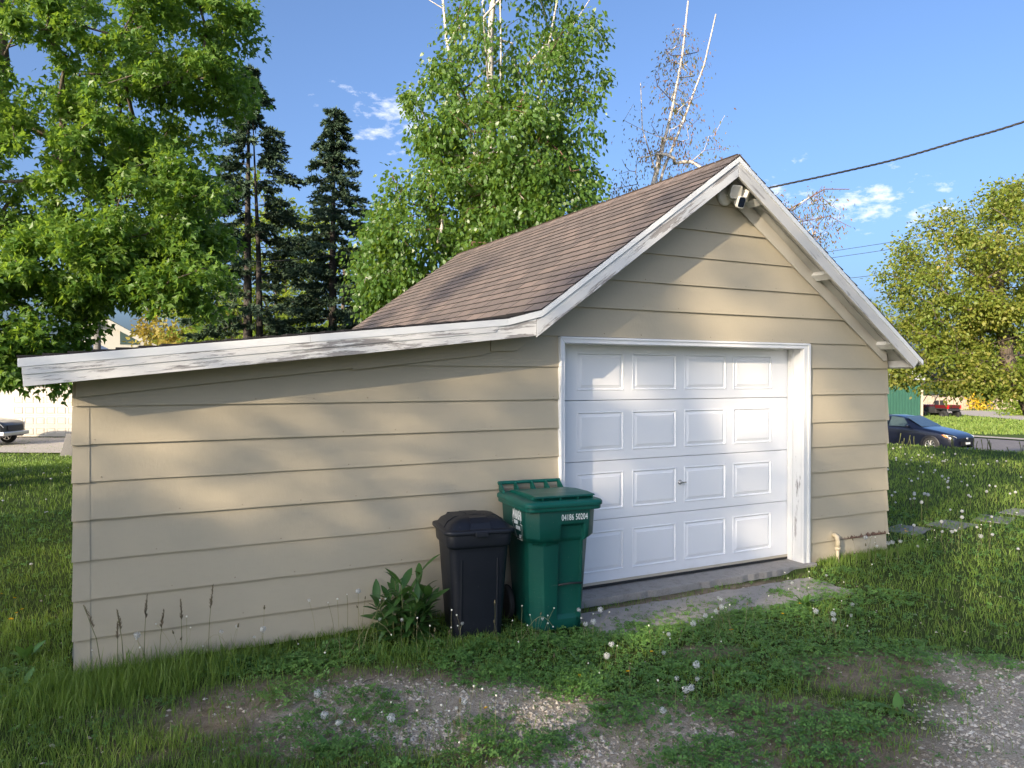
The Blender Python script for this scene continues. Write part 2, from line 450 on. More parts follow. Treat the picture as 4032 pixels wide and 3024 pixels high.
# folded metal caps over the corners, one per course
for side, X, zs, nmax in ((-1, XL - .012, ZL, 7), (1, XR + .012, ZR, 8)):
    for i in range(nmax):
        z0, z1 = zs[i] - .004, zs[i + 1] - .003
        if side == 1 and i < 1: continue
        w = .088 if side == -1 else .028
        y0, y1 = -.0275, -.0095
        b = MB(); xo = X + side * .0135; xt = X + side * .006
        lift = random.uniform(0, .004)
        V = [(xo, y0 - lift, z0), (xt, y1, z1), (X - side * w, y1 + .001, z1), (X - side * w, y0 + .0005, z0), (xo, .07, z0), (xt, .07, z1)]
        F = [(0, 1, 2, 3), (0, 4, 5, 1)]
        if side == -1 and i == 0:                       # lowest one is torn at the corner
            V = [(xo + .030, y0, z0), (xo + .010, y0, z0 + .07), (xo, y0, z0 + .13), (xt, y1, z1), (X + w, y1 + .001, z1), (X + w, y0 + .0005, z0)]
            F = [(0, 1, 2, 3, 4, 5)]
        b.add(V, F if side == -1 else [f[::-1] for f in F])
        o = b.build('corner_cap', M_SID, wall)
        s_ = o.modifiers.new('thick', 'SOLIDIFY'); s_.thickness = .0015; s_.offset = 0

# nail heads showing through the paint above each lap
nb = MB(); qn = random.Random(3)
def nails(x0, x1, z):
    x = x0 + qn.uniform(.05, .3)
    while x < x1:
        if qn.random() < .75:
            zz = z + .028 + qn.uniform(-.006, .006); r_ = qn.uniform(.0035, .0055)
            nb.lathe([(0, .0022), (r_ * .7, .0018), (r_, .0)], 7, 0, Matrix.Translation((x, -.0235, zz)) @ Matrix.Rotation(R(90), 4, 'X'))
        x += qn.choice((.405, .405, .40, .81))
for z in ZL[:8]: nails(XL, .42, z)
for z in ZR[:8]: nails(3.46, XR, z)
for z in ZG[:5]: nails(max(-.3, RX - (RZ - z - .35) / sl), min(XR, RX + (RZ - z - .35) / sr), z)
o = nb.build('nail_heads', plain('weathered_nail_paint', (.29, .24, .17), .7, .4, 30), wall); o['kind'] = 'stuff'

# ---- roof: decks, shingles, fascia
b = MB()
b.prism([K1, (RX, RZ), (RX, RZ - .05), (K1[0], K1[1] - .05)], 'y', YF + .026, YB)
b.prism([(RX, RZ - .001), RE, (RE[0], RE[1] - .05), (RX, RZ - .0505)], 'y', YF + .026, YB)
b.prism([LE, K2, K1, (K1[0], K1[1] - .0505), (K2[0], K2[1] - .05), (LE[0], LE[1] - .05)], 'y', YF + .026, YB)
roof = b.build('roof', M_SOFF, G)

def tab_mesh(w=.302, h=.168, th=.011):
    m = MB(); g = .0045
    V = [(-w / 2 + g, 0, .0045), (w / 2 - g, 0, .0045), (w / 2 - g, h, .0015), (-w / 2 + g, h, .0015)]
    V += [(p[0], p[1], p[2] + (th if p[1] == 0 else .002)) for p in V]
    m.add(V, [(3, 2, 1, 0), (4, 5, 6, 7)]); m.add([], []); k = len(m.v) - 8
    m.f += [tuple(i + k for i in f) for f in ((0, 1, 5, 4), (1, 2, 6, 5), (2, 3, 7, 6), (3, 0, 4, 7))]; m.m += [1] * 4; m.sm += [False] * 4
    return m
M_BITU_GAP = plain('bitumen_edge_gap_shade', (.018, .016, .016), .8)  # black asphalt core; the dark colour also paints the shadow lines between tabs
tm = tab_mesh().mesh('shingle', [M_SHIN, M_BITU_GAP])
slope_v = Vector((RX - K1[0], 0, RZ - K1[1])); Ls = slope_v.length; slope_v.normalize()
nrm = Vector((-slope_v.z, 0, slope_v.x))
EXPO = Ls / 20.0
tabs = []
for j in range(20):
    off = (.1525 if j % 2 else 0) + random.uniform(-.006, .006)
    y = YF - .012 + .15 - off
    while y < YB + .1:
        a, c = max(y - .1525, YF - .014), min(y + .1525, YB + .012)
        if c - a > .03: tabs.append((j, (a + c) / 2, c - a))
        y += .305
def tab_matrix(j, y, wd):
    o = Vector((K1[0], 0, K1[1])) + slope_v * (j * EXPO - .004 + random.uniform(-.002, .002)) + nrm * (.001 + random.uniform(0, .0015)); o.y = y
    M = Matrix((( 0, slope_v.x, nrm.x, o.x), (1, 0, 0, o.y), (0, slope_v.z, nrm.z, o.z), (0, 0, 0, 1)))
    M = M @ Matrix.Rotation(random.uniform(-.004, .004), 4, 'Z')
    return M @ Matrix.Diagonal((wd / .305, 1, 1, 1))
tabs.sort(key=lambda t: (Vector((K1[0] + t[0] * .1, t[1], 3)) - CAM).length)
rest = MB()
for i, (j, y, wd) in enumerate(tabs):
    M = tab_matrix(j, y, wd)
    if i < 300:
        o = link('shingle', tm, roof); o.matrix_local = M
    else:
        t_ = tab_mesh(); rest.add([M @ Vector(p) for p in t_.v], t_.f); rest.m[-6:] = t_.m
# the other slopes show only their stepped edges: whole tabs as one mass
def courses(A, B, flip):
    d = Vector((B[0] - A[0], 0, B[1] - A[1])); L = d.length; d.normalize(); n = Vector((-d.z, 0, d.x)) if flip else Vector((d.z, 0, -d.x))
    k = int(round(L / .128)); e = L / k
    for j in range(k):
        o = Vector((A[0], 0, A[1])) + d * (j * e - .004) + n * .001
        y = YF - .012 + (.15 if j % 2 else 0); first = True
        while y < YB:
            a = YF - .012 if first else y; c = min(y + .305, YB + .012); first = False
            if True:
                M = Matrix(((0, d.x, n.x, o.x), (1, 0, 0, (a + c) / 2), (0, d.z, n.z, o.z), (0, 0, 0, 1))) @ Matrix.Diagonal(((c - a) / .305, 1, 1.25, 1))
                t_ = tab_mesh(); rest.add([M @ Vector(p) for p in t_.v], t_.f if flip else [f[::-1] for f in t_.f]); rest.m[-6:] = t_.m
            y += .305
courses(LE, K2, True); courses(K2, K1, True)
courses(RE, (RX, RZ), False)
o = rest.build('shingle_courses', [M_SHIN, M_BITU_GAP], roof); o['kind'] = 'stuff'
# bent caps along the ridge
cap = MB()
for s in (-1, 1):
    pass
cap.add([(-.135, -.0, -.083), (0, 0, .017), (.135, 0, -.083), (-.135, .25, -.09), (0, .25, .010), (.135, .25, -.09),
         (-.135, 0, -.092), (0, 0, .005), (.135, 0, -.092)], [(0, 3, 4, 1), (1, 4, 5, 2), (0, 1, 7, 6), (1, 2, 8, 7)])
cm = cap.mesh('ridge_cap', M_SHIN)
y = YF - .014
while y < YB - .1:
    o = link('ridge_cap', cm, roof); o.location = (RX + random.uniform(-.004, .004), y, RZ + .006 + random.uniform(0, .003)); y += .146

# fascia boards and the white metal strip above them
dr = .050
b = MB(); b.prism([(-3.387, 1.819), (-1.40, 2.036), (.064, 2.205), (.064, 2.37), (K2[0], K2[1] - dr + .01), (-3.396, 1.983 - dr + .01)], 'y', YF, YF + .025)
b.build('fascia_board', M_PEEL_LOW, roof, bevel=.002)
b = MB(); b.prism([(-3.392, 1.888), (-.30, 2.222), (-.27, K2[1] - dr - .008), (-3.396, 1.983 - dr + .012)], 'y', YF - .006, YF + .004)
b.build('fascia_board', M_PEEL_LOW, roof, bevel=.0015)
b = MB(); b.prism([(.067, zl(.067) - .182), (RX - .001, RZ - .182), (RX - .001, RZ - dr + .01), (.067, zl(.067) - dr + .012)], 'y', YF, YF + .025)
b.build('fascia_board', M_PEEL_L, roof, bevel=.002)
b = MB(); b.prism([(RX + .001, RZ - .182), (4.72, zr(4.72) - .176), (4.80, zr(4.80) - dr + .008), (RX + .001, RZ - dr + .01)], 'y', YF, YF + .025)
b.build('fascia_board', M_PEEL_R, roof, bevel=.002)
def strip(A, B, ext=0):
    V = MB(); y0, y1 = YF - .010, YF + .012
    V.prism([(A[0], A[1] - dr), (B[0], B[1] - dr), (B[0], B[1] + .001), (A[0], A[1] + .001)], 'y', y0, y1)
    V.build('drip_edge', M_STRIP, roof, bevel=.0015)
strip(LE, (-1.72, zlean(-1.72))); strip((-1.718, zlean(-1.718)), (K2[0] - .001, K2[1])); strip(K2, (K1[0] - .001, K1[1])); strip(K1, (1.62, zl(1.62))); strip((1.622, zl(1.622)), (RX, RZ))
strip((RX + .001, RZ), (RE[0], RE[1]))
# eave boards running back, rafter tails, soffit planks
MB().prism([(4.735, 1.985), (4.755, 1.972), (4.80, 2.046), (4.78, 2.062)], 'y', YF + .026, YB - .03).build('eave_board', M_SOFF, roof)
MB().prism([(-3.385, 1.825), (-3.362, 1.828), (-3.366, 1.93), (-3.389, 1.928)], 'y', YF + .026, YB - .03).build('eave_board', M_PEEL_LOW, roof)
yy = .45
while yy < 5.9:
    MB().prism([(4.66, zr(4.66) - .052), (4.72, zr(4.72) - .052), (4.72, zr(4.72) - .14), (4.66, zr(4.66) - .14)], 'y', yy, yy + .045).build('rafter_tail', M_SOFF, roof)
    yy += .61
for (x0, x1, zf) in ((RX, 4.735, zr), (K1[0], RX, zl), (-3.36, K2[0], zlean)):
    for k in range(2):
        y0, y1 = YF + .028 + k * .138, YF + .028 + k * .138 + .133
        lo = .052 + k * .002
        MB().prism([(x0, zf(x0) - lo), (x1, zf(x1) - lo), (x1, zf(x1) - lo - .014), (x0, zf(x0) - lo - .014)], 'y', y0, y1).build('soffit_plank', M_SOFF, roof)
# lookout blocks carrying the rake
for X, zf, s in ((4.50, zr, -1), (3.51, zr, -1), (2.57, zr, -1), (1.55, zl, 1), (.62, zl, 1)):
    d = Vector((1, 0, -sr)).normalized() if s < 0 else Vector((1, 0, sl)).normalized()
    n = Vector((d.z, 0, -d.x)) if d.z < 0 else Vector((d.z, 0, -d.x))
    if n.z > 0: n = -n
    c = Vector((X, 0, zf(X) - .066)); V = []
    for yv in (YF + .026, -.036):
        for a_, b_ in ((-.045, 0), (.045, 0), (.045, .042), (-.045, .042)): p = c + d * a_ + n * (b_ / max(.5, abs(n.z)) * .9); V.append((p.x, yv, p.z))
    MB().add(V, [(0, 1, 2, 3), (7, 6, 5, 4), (0, 4, 5, 1), (1, 5, 6, 2), (2, 6, 7, 3), (3, 7, 4, 0)]).build('lookout_block', M_TRIM, G, bevel=.003)
# frieze boards tight under the roof on the wall
f0 = .198
MB().prism([(RX, RZ - f0 - .03), (4.574, zr(4.574) - f0), (4.625, zr(4.574) - f0 + .002), (4.625, zr(4.625) - .07), (RX, RZ - .07)], 'y', -.040, -.0265).build('frieze_board', M_FRZ, G, bevel=.002)
MB().prism([(.02, 2.092), (RX - .002, RZ - f0 - .03), (RX - .002, RZ - .07), (-.02, zl(-.02) - .07)], 'y', -.0395, -.0262).build('frieze_board', M_SID, G, bevel=.002)
MB().prism([(-.215, 2.085), (.0, 2.089), (.018, 2.10), (.018, zl(.018) - .075), (-.16, zlean(-.16) - .066), (-.215, zlean(-.215) - .066)], 'y', -.044, -.0263).build('frieze_board', M_SID, G, bevel=.003)
MB().prism([(-3.128, 1.745), (-1.2, 1.958), (-.75, 2.012), (-.35, 2.052), (-.219, 2.072), (-.219, zlean(-.219) - .066), (-3.128, zlean(-3.128) - .066)], 'y', -.041, -.0263).build('frieze_board', M_SID, G, bevel=.003)
MB().prism([(-1.35, 1.930), (-.75, 2.000), (-.26, 2.058), (-.26, 2.072), (-1.35, 1.944)], 'y', -.048, -.0415).build('frieze_bead', M_SID, G)

# ---- overhead door
DX0, DX1, DY = .492, 3.352, .18
SZ = [.02, .583, 1.118, 1.668, 2.20]
PX = [(.744, 1.258), (1.352, 1.875), (1.968, 2.50), (2.592, 3.122)]
for i in range(4):
    z0, z1 = SZ[i] + .0035, SZ[i + 1] - .0035
    pz0, pz1 = z0 + .083, z1 - .098
    xs = [DX0 - .03] + [v for p in PX for v in p] + [DX1 + .03]; zs = [z0, pz0, pz1, z1]
    b = MB(); V = [(x, DY, z) for z in zs for x in xs]; n = len(xs); F = []
    for r in range(3):
        for c in range(n - 1):
            if r == 1 and c % 2 == 1: continue
            F.append((r * n + c, r * n + c + 1, (r + 1) * n + c + 1, (r + 1) * n + c))
    b.add(V, F)
    b.add([(xs[0], DY, z0), (xs[-1], DY, z0), (xs[-1], DY + .04, z0 + .006), (xs[0], DY + .04, z0 + .006), (xs[0], DY, z1), (xs[-1], DY, z1), (xs[-1], DY + .04, z1 + .006), (xs[0], DY + .04, z1 + .006)],
          [(3, 2, 1, 0), (4, 5, 6, 7)])
    sec = b.build('door_section', M_DOOR, G)
    for (x0, x1) in PX:                                   # pressed panel: lip, groove, slope, flat field
        p = MB(); prof = [(0, 0), (.006, -.004), (.012, -.004), (.020, .010), (.046, .001), (.050, -.0015)]
        rings = []
        for (ins, dy) in prof:
            rings.append([(x0 + ins, DY + dy, pz0 + ins), (x1 - ins, DY + dy, pz0 + ins), (x1 - ins, DY + dy, pz1 - ins), (x0 + ins, DY + dy, pz1 - ins)])
        V = [v for r_ in rings for v in r_]
        F = [(a * 4 + k, a * 4 + (k + 1) % 4, (a + 1) * 4 + (k + 1) % 4, (a + 1) * 4 + k) for a in range(len(prof) - 1) for k in range(4)]
        q = (len(prof) - 1) * 4; F.append((q, q + 1, q + 2, q + 3))
        p.add(V, F).build('raised_panel', M_DOOR, sec)
MB().box(DX0 - .03, DX1 + .03, DY + .041, DY + .05, .0, 2.25).build('door_backing', M_DARK, G)
MB().box(DX0 - .01, DX1 + .01, DY - .006, DY + .03, .000, .0215).build('bottom_rail', M_OCHRE, G)
MB().box(DX0 - .005, DX1 + .005, DY - .010, DY + .03, -.022, -.0005).build('bottom_seal', M_RUB, G)
# T handle
hb = MB(); hm = Matrix.Translation((1.915, DY, .868)) @ Matrix.Rotation(R(90), 4, 'X')
hb.lathe([(0, .0), (.024, .0), (.024, .004), (.012, .012), (.009, .034), (.0, .034)], 14, 0, hm)
hb.tube([(1.875, DY - .036, .872), (1.915, DY - .040, .872), (1.962, DY - .036, .868)], [.008, .0095, .0075], 8)
hb.build('door_handle', M_CHROME, G)
# jambs and casing
MB().box(.452, DX0, -.004, DY + .02, -.03, 2.19).build('door_jamb', M_CASING, G)
MB().box(DX1, 3.392, -.004, DY + .02, -.04, 2.19).build('door_jamb', M_TRIM, G)
MB().box(DX0 + .0005, DX1 - .0005, -.004, DY + .012, 2.168, 2.1995).build('door_jamb', M_CASING, G)
MB().box(DX1 - .011, DX1 - .0005, DY - .075, DY - .012, -.02, 2.166).build('stop_moulding', M_TRIM, G)
MB().box(DX0 + .0005, DX0 + .011, DY - .075, DY - .012, -.02, 2.166).build('stop_moulding', M_CASING, G)
def casing(poly, poly2, m):
    o = MB().prism(poly, 'y', -.034, -.0045); o.prism(poly2, 'y', -.046, -.0343); o.build('door_casing', m, G, bevel=.003)
casing([(.438, -.03), (.4915, -.03), (.4915, 2.168), (.438, 2.2215)], [(.440, -.03), (.459, -.03), (.459, 2.201), (.440, 2.22)], M_CASING)
casing([(.4925, 2.1685), (3.352, 2.1685), (3.4405, 2.2225), (.4395, 2.2225)], [(.461, 2.2025), (3.404, 2.2025), (3.436, 2.221), (.442, 2.221)], M_CASING)
casing([(3.3525, -.045), (3.4425, -.045), (3.4425, 2.222), (3.3525, 2.168)], [(3.408, -.045), (3.439, -.045), (3.439, 2.219), (3.408, 2.204)], M_TRIM)
# painted pipe stub on the right of the door
pb = MB(); pb.tube([(3.80, -.015, .215), (3.80, -.055, .222), (3.80, -.078, .205), (3.80, -.082, .16), (3.80, -.082, .10)], [.021, .026, .029, .027, .026], 10)
pb.tube([(3.80, -.082, .102), (3.80, -.082, .075)], .031, 10); pb.tube([(3.80, -.082, .08), (3.803, -.080, -.09)], .0165, 10)
pb.tube([(3.80, -.010, .218), (3.80, -.022, .218)], .045, 12)
pb.build('pipe_stub', M_SID, G)
# concrete sill under the door
def rough_slab(name, poly, z0, z1, mat, parent=None, amp=.012, step=.08):
    pts = []
    for i in range(len(poly)):
        p, q = Vector(poly[i]), Vector(poly[(i + 1) % len(poly)]); n = max(1, int((q - p).length / step))
        for k in range(n): r_ = p.lerp(q, k / n); pts.append((r_.x + random.uniform(-amp, amp), r_.y + random.uniform(-amp, amp)))
    return MB().prism(pts, 'z', z0, z1).build(name, mat, parent, bevel=.006)
rough_slab('door_sill', [(.36, -.11), (3.48, -.10), (3.48, .24), (.36, .24)], -.35, -.030, M_CONC, G)
# ================================================================== the yard
def tri_blob(x, y, cx, cy, rx, ry, rot=0):
    c, s = math.cos(R(rot)), math.sin(R(rot)); u = (x - cx) * c + (y - cy) * s; v = -(x - cx) * s + (y - cy) * c
    return 1 - np.sqrt((u / rx) ** 2 + (v / ry) ** 2)
def gravel_mask(x, y):
    n = (fbm(x, y, .55, 3) - .5) * 1.3
    a = tri_blob(x, y, -1.20, -1.60, 1.30, .58, -28) + n * .62
    a2 = tri_blob(x, y, -.68, -2.40, .85, .90, 20) + n * .62
    d = np.minimum((x - 2.12) * .56 - (y + 2.15) * .83, -(x - 2.12) * .65 - (y + 2.15) * .76) * .9 + n * .35
    return np.clip(np.maximum(np.maximum(sstep(-.05, .35, a), sstep(-.05, .35, a2)), sstep(-.02, .30, d)), 0, 1)
def dirt_mask(x, y):
    n = (fbm(x, y, .6, 9) - .5) * 1.2
    a = tri_blob(x, y, -1.6, -1.3, 1.5, .75, -25) + n * .6
    b_ = tri_blob(x, y, .0, -2.75, 1.5, .75, -32) + n * .8
    c = tri_blob(x, y, 1.55, -2.35, .8, .45, -35) + n * .7
    e = tri_blob(x, y, .75, -1.5, .35, .16, -20) + n * .3
    f = tri_blob(x, y, 1.7, -.25, 1.55, .16, 0) + n * .2
    return np.clip(np.maximum.reduce([sstep(0, .4, v) for v in (a, b_, c, e, f)]), 0, 1)
def clover_mask(x, y):
    n = (fbm(x, y, .45, 21) - .5) * 1.4
    a = tri_blob(x, y, .55, -1.35, 1.9, .85, -14) + n * .55
    b_ = tri_blob(x, y, -1.3, -.36, 1.45, .36, -4) + n * .5
    c = tri_blob(x, y, -.2, -.85, .9, .4, -10) + n * .5
    d = tri_blob(x, y, .0, -2.3, .9, .4, -30) + n * .9
    e = np.maximum(tri_blob(x, y, 2.6, -1.0, 1.0, .45, -20), tri_blob(x, y, .95, -.80, 1.1, .30, -4) + .25) + n * .7
    return np.clip(np.maximum.reduce([sstep(.0, .3, v) for v in (a, b_, c, d - .15, e - .1)]), 0, 1)
xs = np.unique(np.concatenate([np.linspace(-900, -60, 12), np.linspace(-60, -6, 50), np.arange(-6, 8, .07), np.linspace(8, 30, 90), np.linspace(30, 110, 60), np.linspace(110, 900, 12)]))
ys = np.unique(np.concatenate([np.linspace(-900, -40, 10), np.linspace(-40, -6, 24), np.arange(-6, 2, .07), np.linspace(2, 50, 130), np.linspace(50, 130, 30), np.linspace(130, 1500, 14)]))
GX, GY = np.meshgrid(xs, ys); nx, ny = len(xs), len(ys)
near = np.exp(-((GX - 0) / 7) ** 2 - ((GY + 1.5) / 5) ** 2)
GZ = gz(GX, GY) + near * ((fbm(GX, GY, .9, 40) - .5) * .05 + (fbm(GX, GY, .22, 44) - .5) * .016) - .03 * (1 - near) * 0
foot = (GX > -3.1) & (GX < 4.6) & (GY > .06) & (GY < 5.9)
GZ = np.where(foot, -.12, GZ)
apr = sstep(.25, .4, GX) * sstep(3.15, 3.0, GX) * sstep(-1.0, -.85, GY) * sstep(.05, -.05, GY)
GZ = GZ * (1 - apr) + apr * (-.095)
idx = np.arange(nx * ny).reshape(ny, nx)
Q = np.stack([idx[:-1, :-1], idx[:-1, 1:], idx[1:, 1:], idx[1:, :-1]], -1).reshape(-1, 4)
V = np.stack([GX, GY, GZ], -1).reshape(-1, 3)

def ground_mat():
    t = NT('yard_soil_and_turf'); v = t.pos()
    ag = t.n('Attribute', attribute_name='gravel').outputs['Fac']; ad = t.n('Attribute', attribute_name='bare').outputs['Fac']
    soil = t.ramp(t.noise(v, 9, 6, .7), [(.3, (.14, .108, .072)), (.55, (.26, .205, .145)), (.75, (.36, .295, .22))])
    turf = t.ramp(t.noise(v, 3.5, 6, .7), [(.3, (.030, .045, .012)), (.55, (.050, .075, .018)), (.75, (.085, .10, .03))])
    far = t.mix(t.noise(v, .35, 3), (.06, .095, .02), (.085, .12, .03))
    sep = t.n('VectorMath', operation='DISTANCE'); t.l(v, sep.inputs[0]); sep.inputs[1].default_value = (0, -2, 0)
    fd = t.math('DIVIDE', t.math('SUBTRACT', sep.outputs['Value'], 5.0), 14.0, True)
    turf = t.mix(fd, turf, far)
    grv = t.ramp(t.noise(v, 70, 4, .7), [(.3, (.28, .225, .16)), (.5, (.43, .36, .275)), (.7, (.58, .51, .41))])
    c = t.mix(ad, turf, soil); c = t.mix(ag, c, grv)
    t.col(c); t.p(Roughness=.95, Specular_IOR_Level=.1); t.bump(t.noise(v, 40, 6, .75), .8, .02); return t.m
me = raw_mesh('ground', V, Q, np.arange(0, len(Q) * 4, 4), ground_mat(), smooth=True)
for nm, fn in (('gravel', gravel_mask), ('bare', dirt_mask)):
    a = me.attributes.new(nm, 'FLOAT', 'POINT'); val = fn(GX, GY) * ((np.abs(GX) < 12) & (np.abs(GY) < 12)); a.data.foreach_set('value', val.astype(np.float32).ravel())
link('ground', me)['kind'] = 'structure'
def ground_at(x, y):
    n_ = np.exp(-(np.asarray(x) / 7) ** 2 - ((np.asarray(y) + 1.5) / 5) ** 2)
    z = gz(x, y) + n_ * ((fbm(x, y, .9, 40) - .5) * .05 + (fbm(x, y, .22, 44) - .5) * .016)
    ap = sstep(.25, .4, x) * sstep(3.15, 3.0, x) * sstep(-1.0, -.85, y) * sstep(.05, -.05, y)
    return z * (1 - ap) + ap * (-.095)

# ---- concrete apron slabs before the door
ap = rough_slab('concrete_apron', [(.30, -.86), (1.36, -.93), (2.2, -.98), (3.02, -.92), (3.06, -.36), (1.9, -.33), (.32, -.30)], -.30, -.060, M_CONC, None, .02, .07)
tag(ap, kind='structure')

# ---- vegetation sampling
def keep_free(x, y):
    inside = (x > -3.17) & (x < 4.69) & (y > -.03) & (y < 6.0)
    slab = (x > .34) & (x < 3.52) & (y > -.17)& (y < .25)
    apron = (x > .36 + .05 * vnoise(x, y, .2, 5)) & (x < 2.98 - .5 * vnoise(x, y, .35, 6)) & (y > -.78 + .56 * fbm(x, y, .4, 61) * 1.2) & (y < -.36 + .12 * vnoise(x, y, .2, 7))
    st = (x + .27 * (y - 7)) > 21.2
    return ~(inside | slab | apron | st)
def fan(n, r0, r1, half=43.0, power=0.0):
    """points around the yard, denser close by"""
    u = rng.random(n); r = r0 * (r1 / r0) ** u if power == 0 else r0 + (r1 - r0) * u ** power
    th = R(HEAD) + R(half) * (rng.random(n) * 2 - 1)
    x = CAM.x + r * np.sin(th); y = CAM.y + r * np.cos(th)
    # nothing grows where only the garage stands in the way
    a0, a1 = math.atan2(-3.1 - CAM.x, 0 - CAM.y) + R(1.5), math.atan2(4.7 - CAM.x, 0 - CAM.y) - R(5)
    blocked = (th > a0) & (th < a1) & (y > .0)
    k = keep_free(x, y) & ~blocked
    return x[k], y[k], r[k]
def blades(x, y, h, w, rnd, lean=.45, flat=0.0):
    n = len(x); z = ground_at(x, y) - .004
    a = rng.random(n) * 2 * math.pi; dx, dy = np.cos(a), np.sin(a)
    t = rng.random(n) * 2 * math.pi; lx, ly = np.cos(t), np.sin(t)
    L = h * (lean * (.3 + rng.random(n)) + flat)
    hz = h * (1 - .25 * rng.random(n)) * (1 - flat * .85)
    b = np.stack([x, y, z], -1)
    sd = np.stack([dx * w / 2, dy * w / 2, np.zeros(n)], -1)
    mid = b + np.stack([lx * L * .35, ly * L * .35, hz * .62], -1)
    tip = b + np.stack([lx * L, ly * L, hz], -1)
    V = np.stack([b - sd, b + sd, mid + sd * .75, mid - sd * .75, tip], 1).reshape(-1, 3)
    o = np.arange(n)[:, None] * 5
    Lq = np.concatenate([o + np.array([[0, 1, 2, 3]]), o + np.array([[3, 2, 4]])], 1)
    S = (np.arange(n)[:, None] * 7 + np.array([[0, 4]])).ravel()
    return V, Lq, S, np.repeat(rnd, 2)
def merge(parts):
    Vs, Ls, Ss, As = [], [], [], []; vo = lo = 0
    for V, L, S, A in parts:
        Vs.append(V); Ls.append(np.asarray(L).ravel() + vo); Ss.append(np.asarray(S) + lo); As.append(A); vo += len(V); lo += np.asarray(L).size
    return np.concatenate(Vs), np.concatenate(Ls), np.concatenate(Ss), np.concatenate(As)

M_GRASS = leafmat('grass_blades', [(0, (.075, .135, .026)), (.4, (.135, .22, .040)), (.75, (.21, .29, .060)), (.93, (.32, .33, .09)), (1, (.46, .39, .20))], .5, .35, (.30, .45, .03))
M_DEAD = leafmat('dead_grass_and_thatch', [(0, (.13, .10, .065)), (.5, (.27, .215, .14)), (1, (.48, .40, .28))], .8, .15, (.3, .25, .15), .1)
M_CLOV = leafmat('clover_leaves', [(0, (.060, .14, .034)), (.5, (.105, .22, .050)), (.85, (.16, .285, .065)), (1, (.27, .36, .09))], .45, .25, (.25, .42, .04))
parts = []
# mown lawn everywhere, tufts thinned by bare earth
x, y, r = fan(330000, 2.2, 46)
g = gravel_mask(x, y); d = dirt_mask(x, y); c = clover_mask(x, y)
keep = rng.random(len(x)) < np.clip(1 - .93 * g - .66 * d - .55 * c, .05, 1) * (.5 + 1.0 * (fbm(x, y, .22, 66) > .45))
x, y, r = x[keep], y[keep], r[keep]
patch = fbm(x, y, .7, 70)
left_tall = sstep(-2.1, -2.75, x + .25 * (y + 1)) * sstep(1.6, .2, y)
h = (.036 + .045 * patch) * (.6 + .8 * rng.random(len(x))) + left_tall * .045 * rng.random(len(x)) + np.where(r > 12, .02, 0)
w = .0042 * np.maximum(1, r / 5.5) * (.7 + .6 * rng.random(len(x)))
rnd = np.clip(.48 * rng.random(len(x)) + .55 * (patch - .2) + (rng.random(len(x)) > .965) * .5 + .1 * sstep(5, 12, x), 0, 1)
parts.append(blades(x, y, h, w, rnd, .5))
# rank grass along the foot of the wall
n = 5200
x = np.concatenate([-3.35 + 3.0 * rng.random(n) ** 1.9, rng.uniform(-4.0, -3.2, n // 3), rng.uniform(3.4, 5.2, n // 4), -.45 - .9 * rng.random(n // 5) ** 1.2])
y = np.concatenate([-.03 - rng.exponential(.10, n), rng.uniform(-.7, 1.5, n // 3), -.03 - rng.exponential(.07, n // 4), rng.uniform(-.75, -.40, n // 5)])
k = keep_free(x, y); x, y = x[k], y[k]
parts.append(blades(x, y, (.045 + .08 * rng.random(len(x))) * (.5 + fbm(x, y, .4, 77)), .0055 * np.ones(len(x)), np.clip(rng.random(len(x)) * .7, 0, 1), .35))
# the long unmown clump at the left corner
n = 3200
x = -2.85 + rng.normal(0, .34, n); y = -.30 + rng.normal(0, .20, n)
k = keep_free(x, y) & (x > -4.2); x, y = x[k], y[k]
parts.append(blades(x, y, .08 + .15 * rng.random(len(x)) ** 1.5, .0050 * np.ones(len(x)), np.clip(.15 + rng.random(len(x)) * .55, 0, 1), .38))
# far lawns across the street and beyond the neighbour's drive
def far_grass(n, d0, d1, r0, r1, w_, h_):
    dd = rng.uniform(d0, d1, n); rr = rng.uniform(r0, r1, n) * dd / d1
    return CAM.x + .463 * dd + .886 * rr, CAM.y + .886 * dd - .463 * rr, w_ * np.ones(n), h_ * (.6 + .8 * rng.random(n))
for a_ in ((26000, 41, 80, 30, 62, .07, .16), (9000, 33, 38, -32, -14, .05, .13)):
    x, y, w_, h_ = far_grass(*a_)
    if a_[1] > 40:
        s_ = (x - 38.6 + .061 * (y + 40)) > 1.2; dx_ = (x - 44.0) - (y - 8) * .5625; ok = s_ & ~((dx_ > -.2) & (dx_ < 6.4) & (y > 5)); x, y, w_, h_ = x[ok], y[ok], w_[ok], h_[ok]
        parts.append(blades(x, y, h_, w_, np.clip(.45 + .5 * rng.random(len(x)), 0, 1), .4))
V, L, S, A = merge(parts)
o = link('grass', raw_mesh('grass', V, L, S, M_GRASS, A)); tag(o, 'green lawn grass, mown thin in front and ranker by the wall', 'grass', kind='stuff')

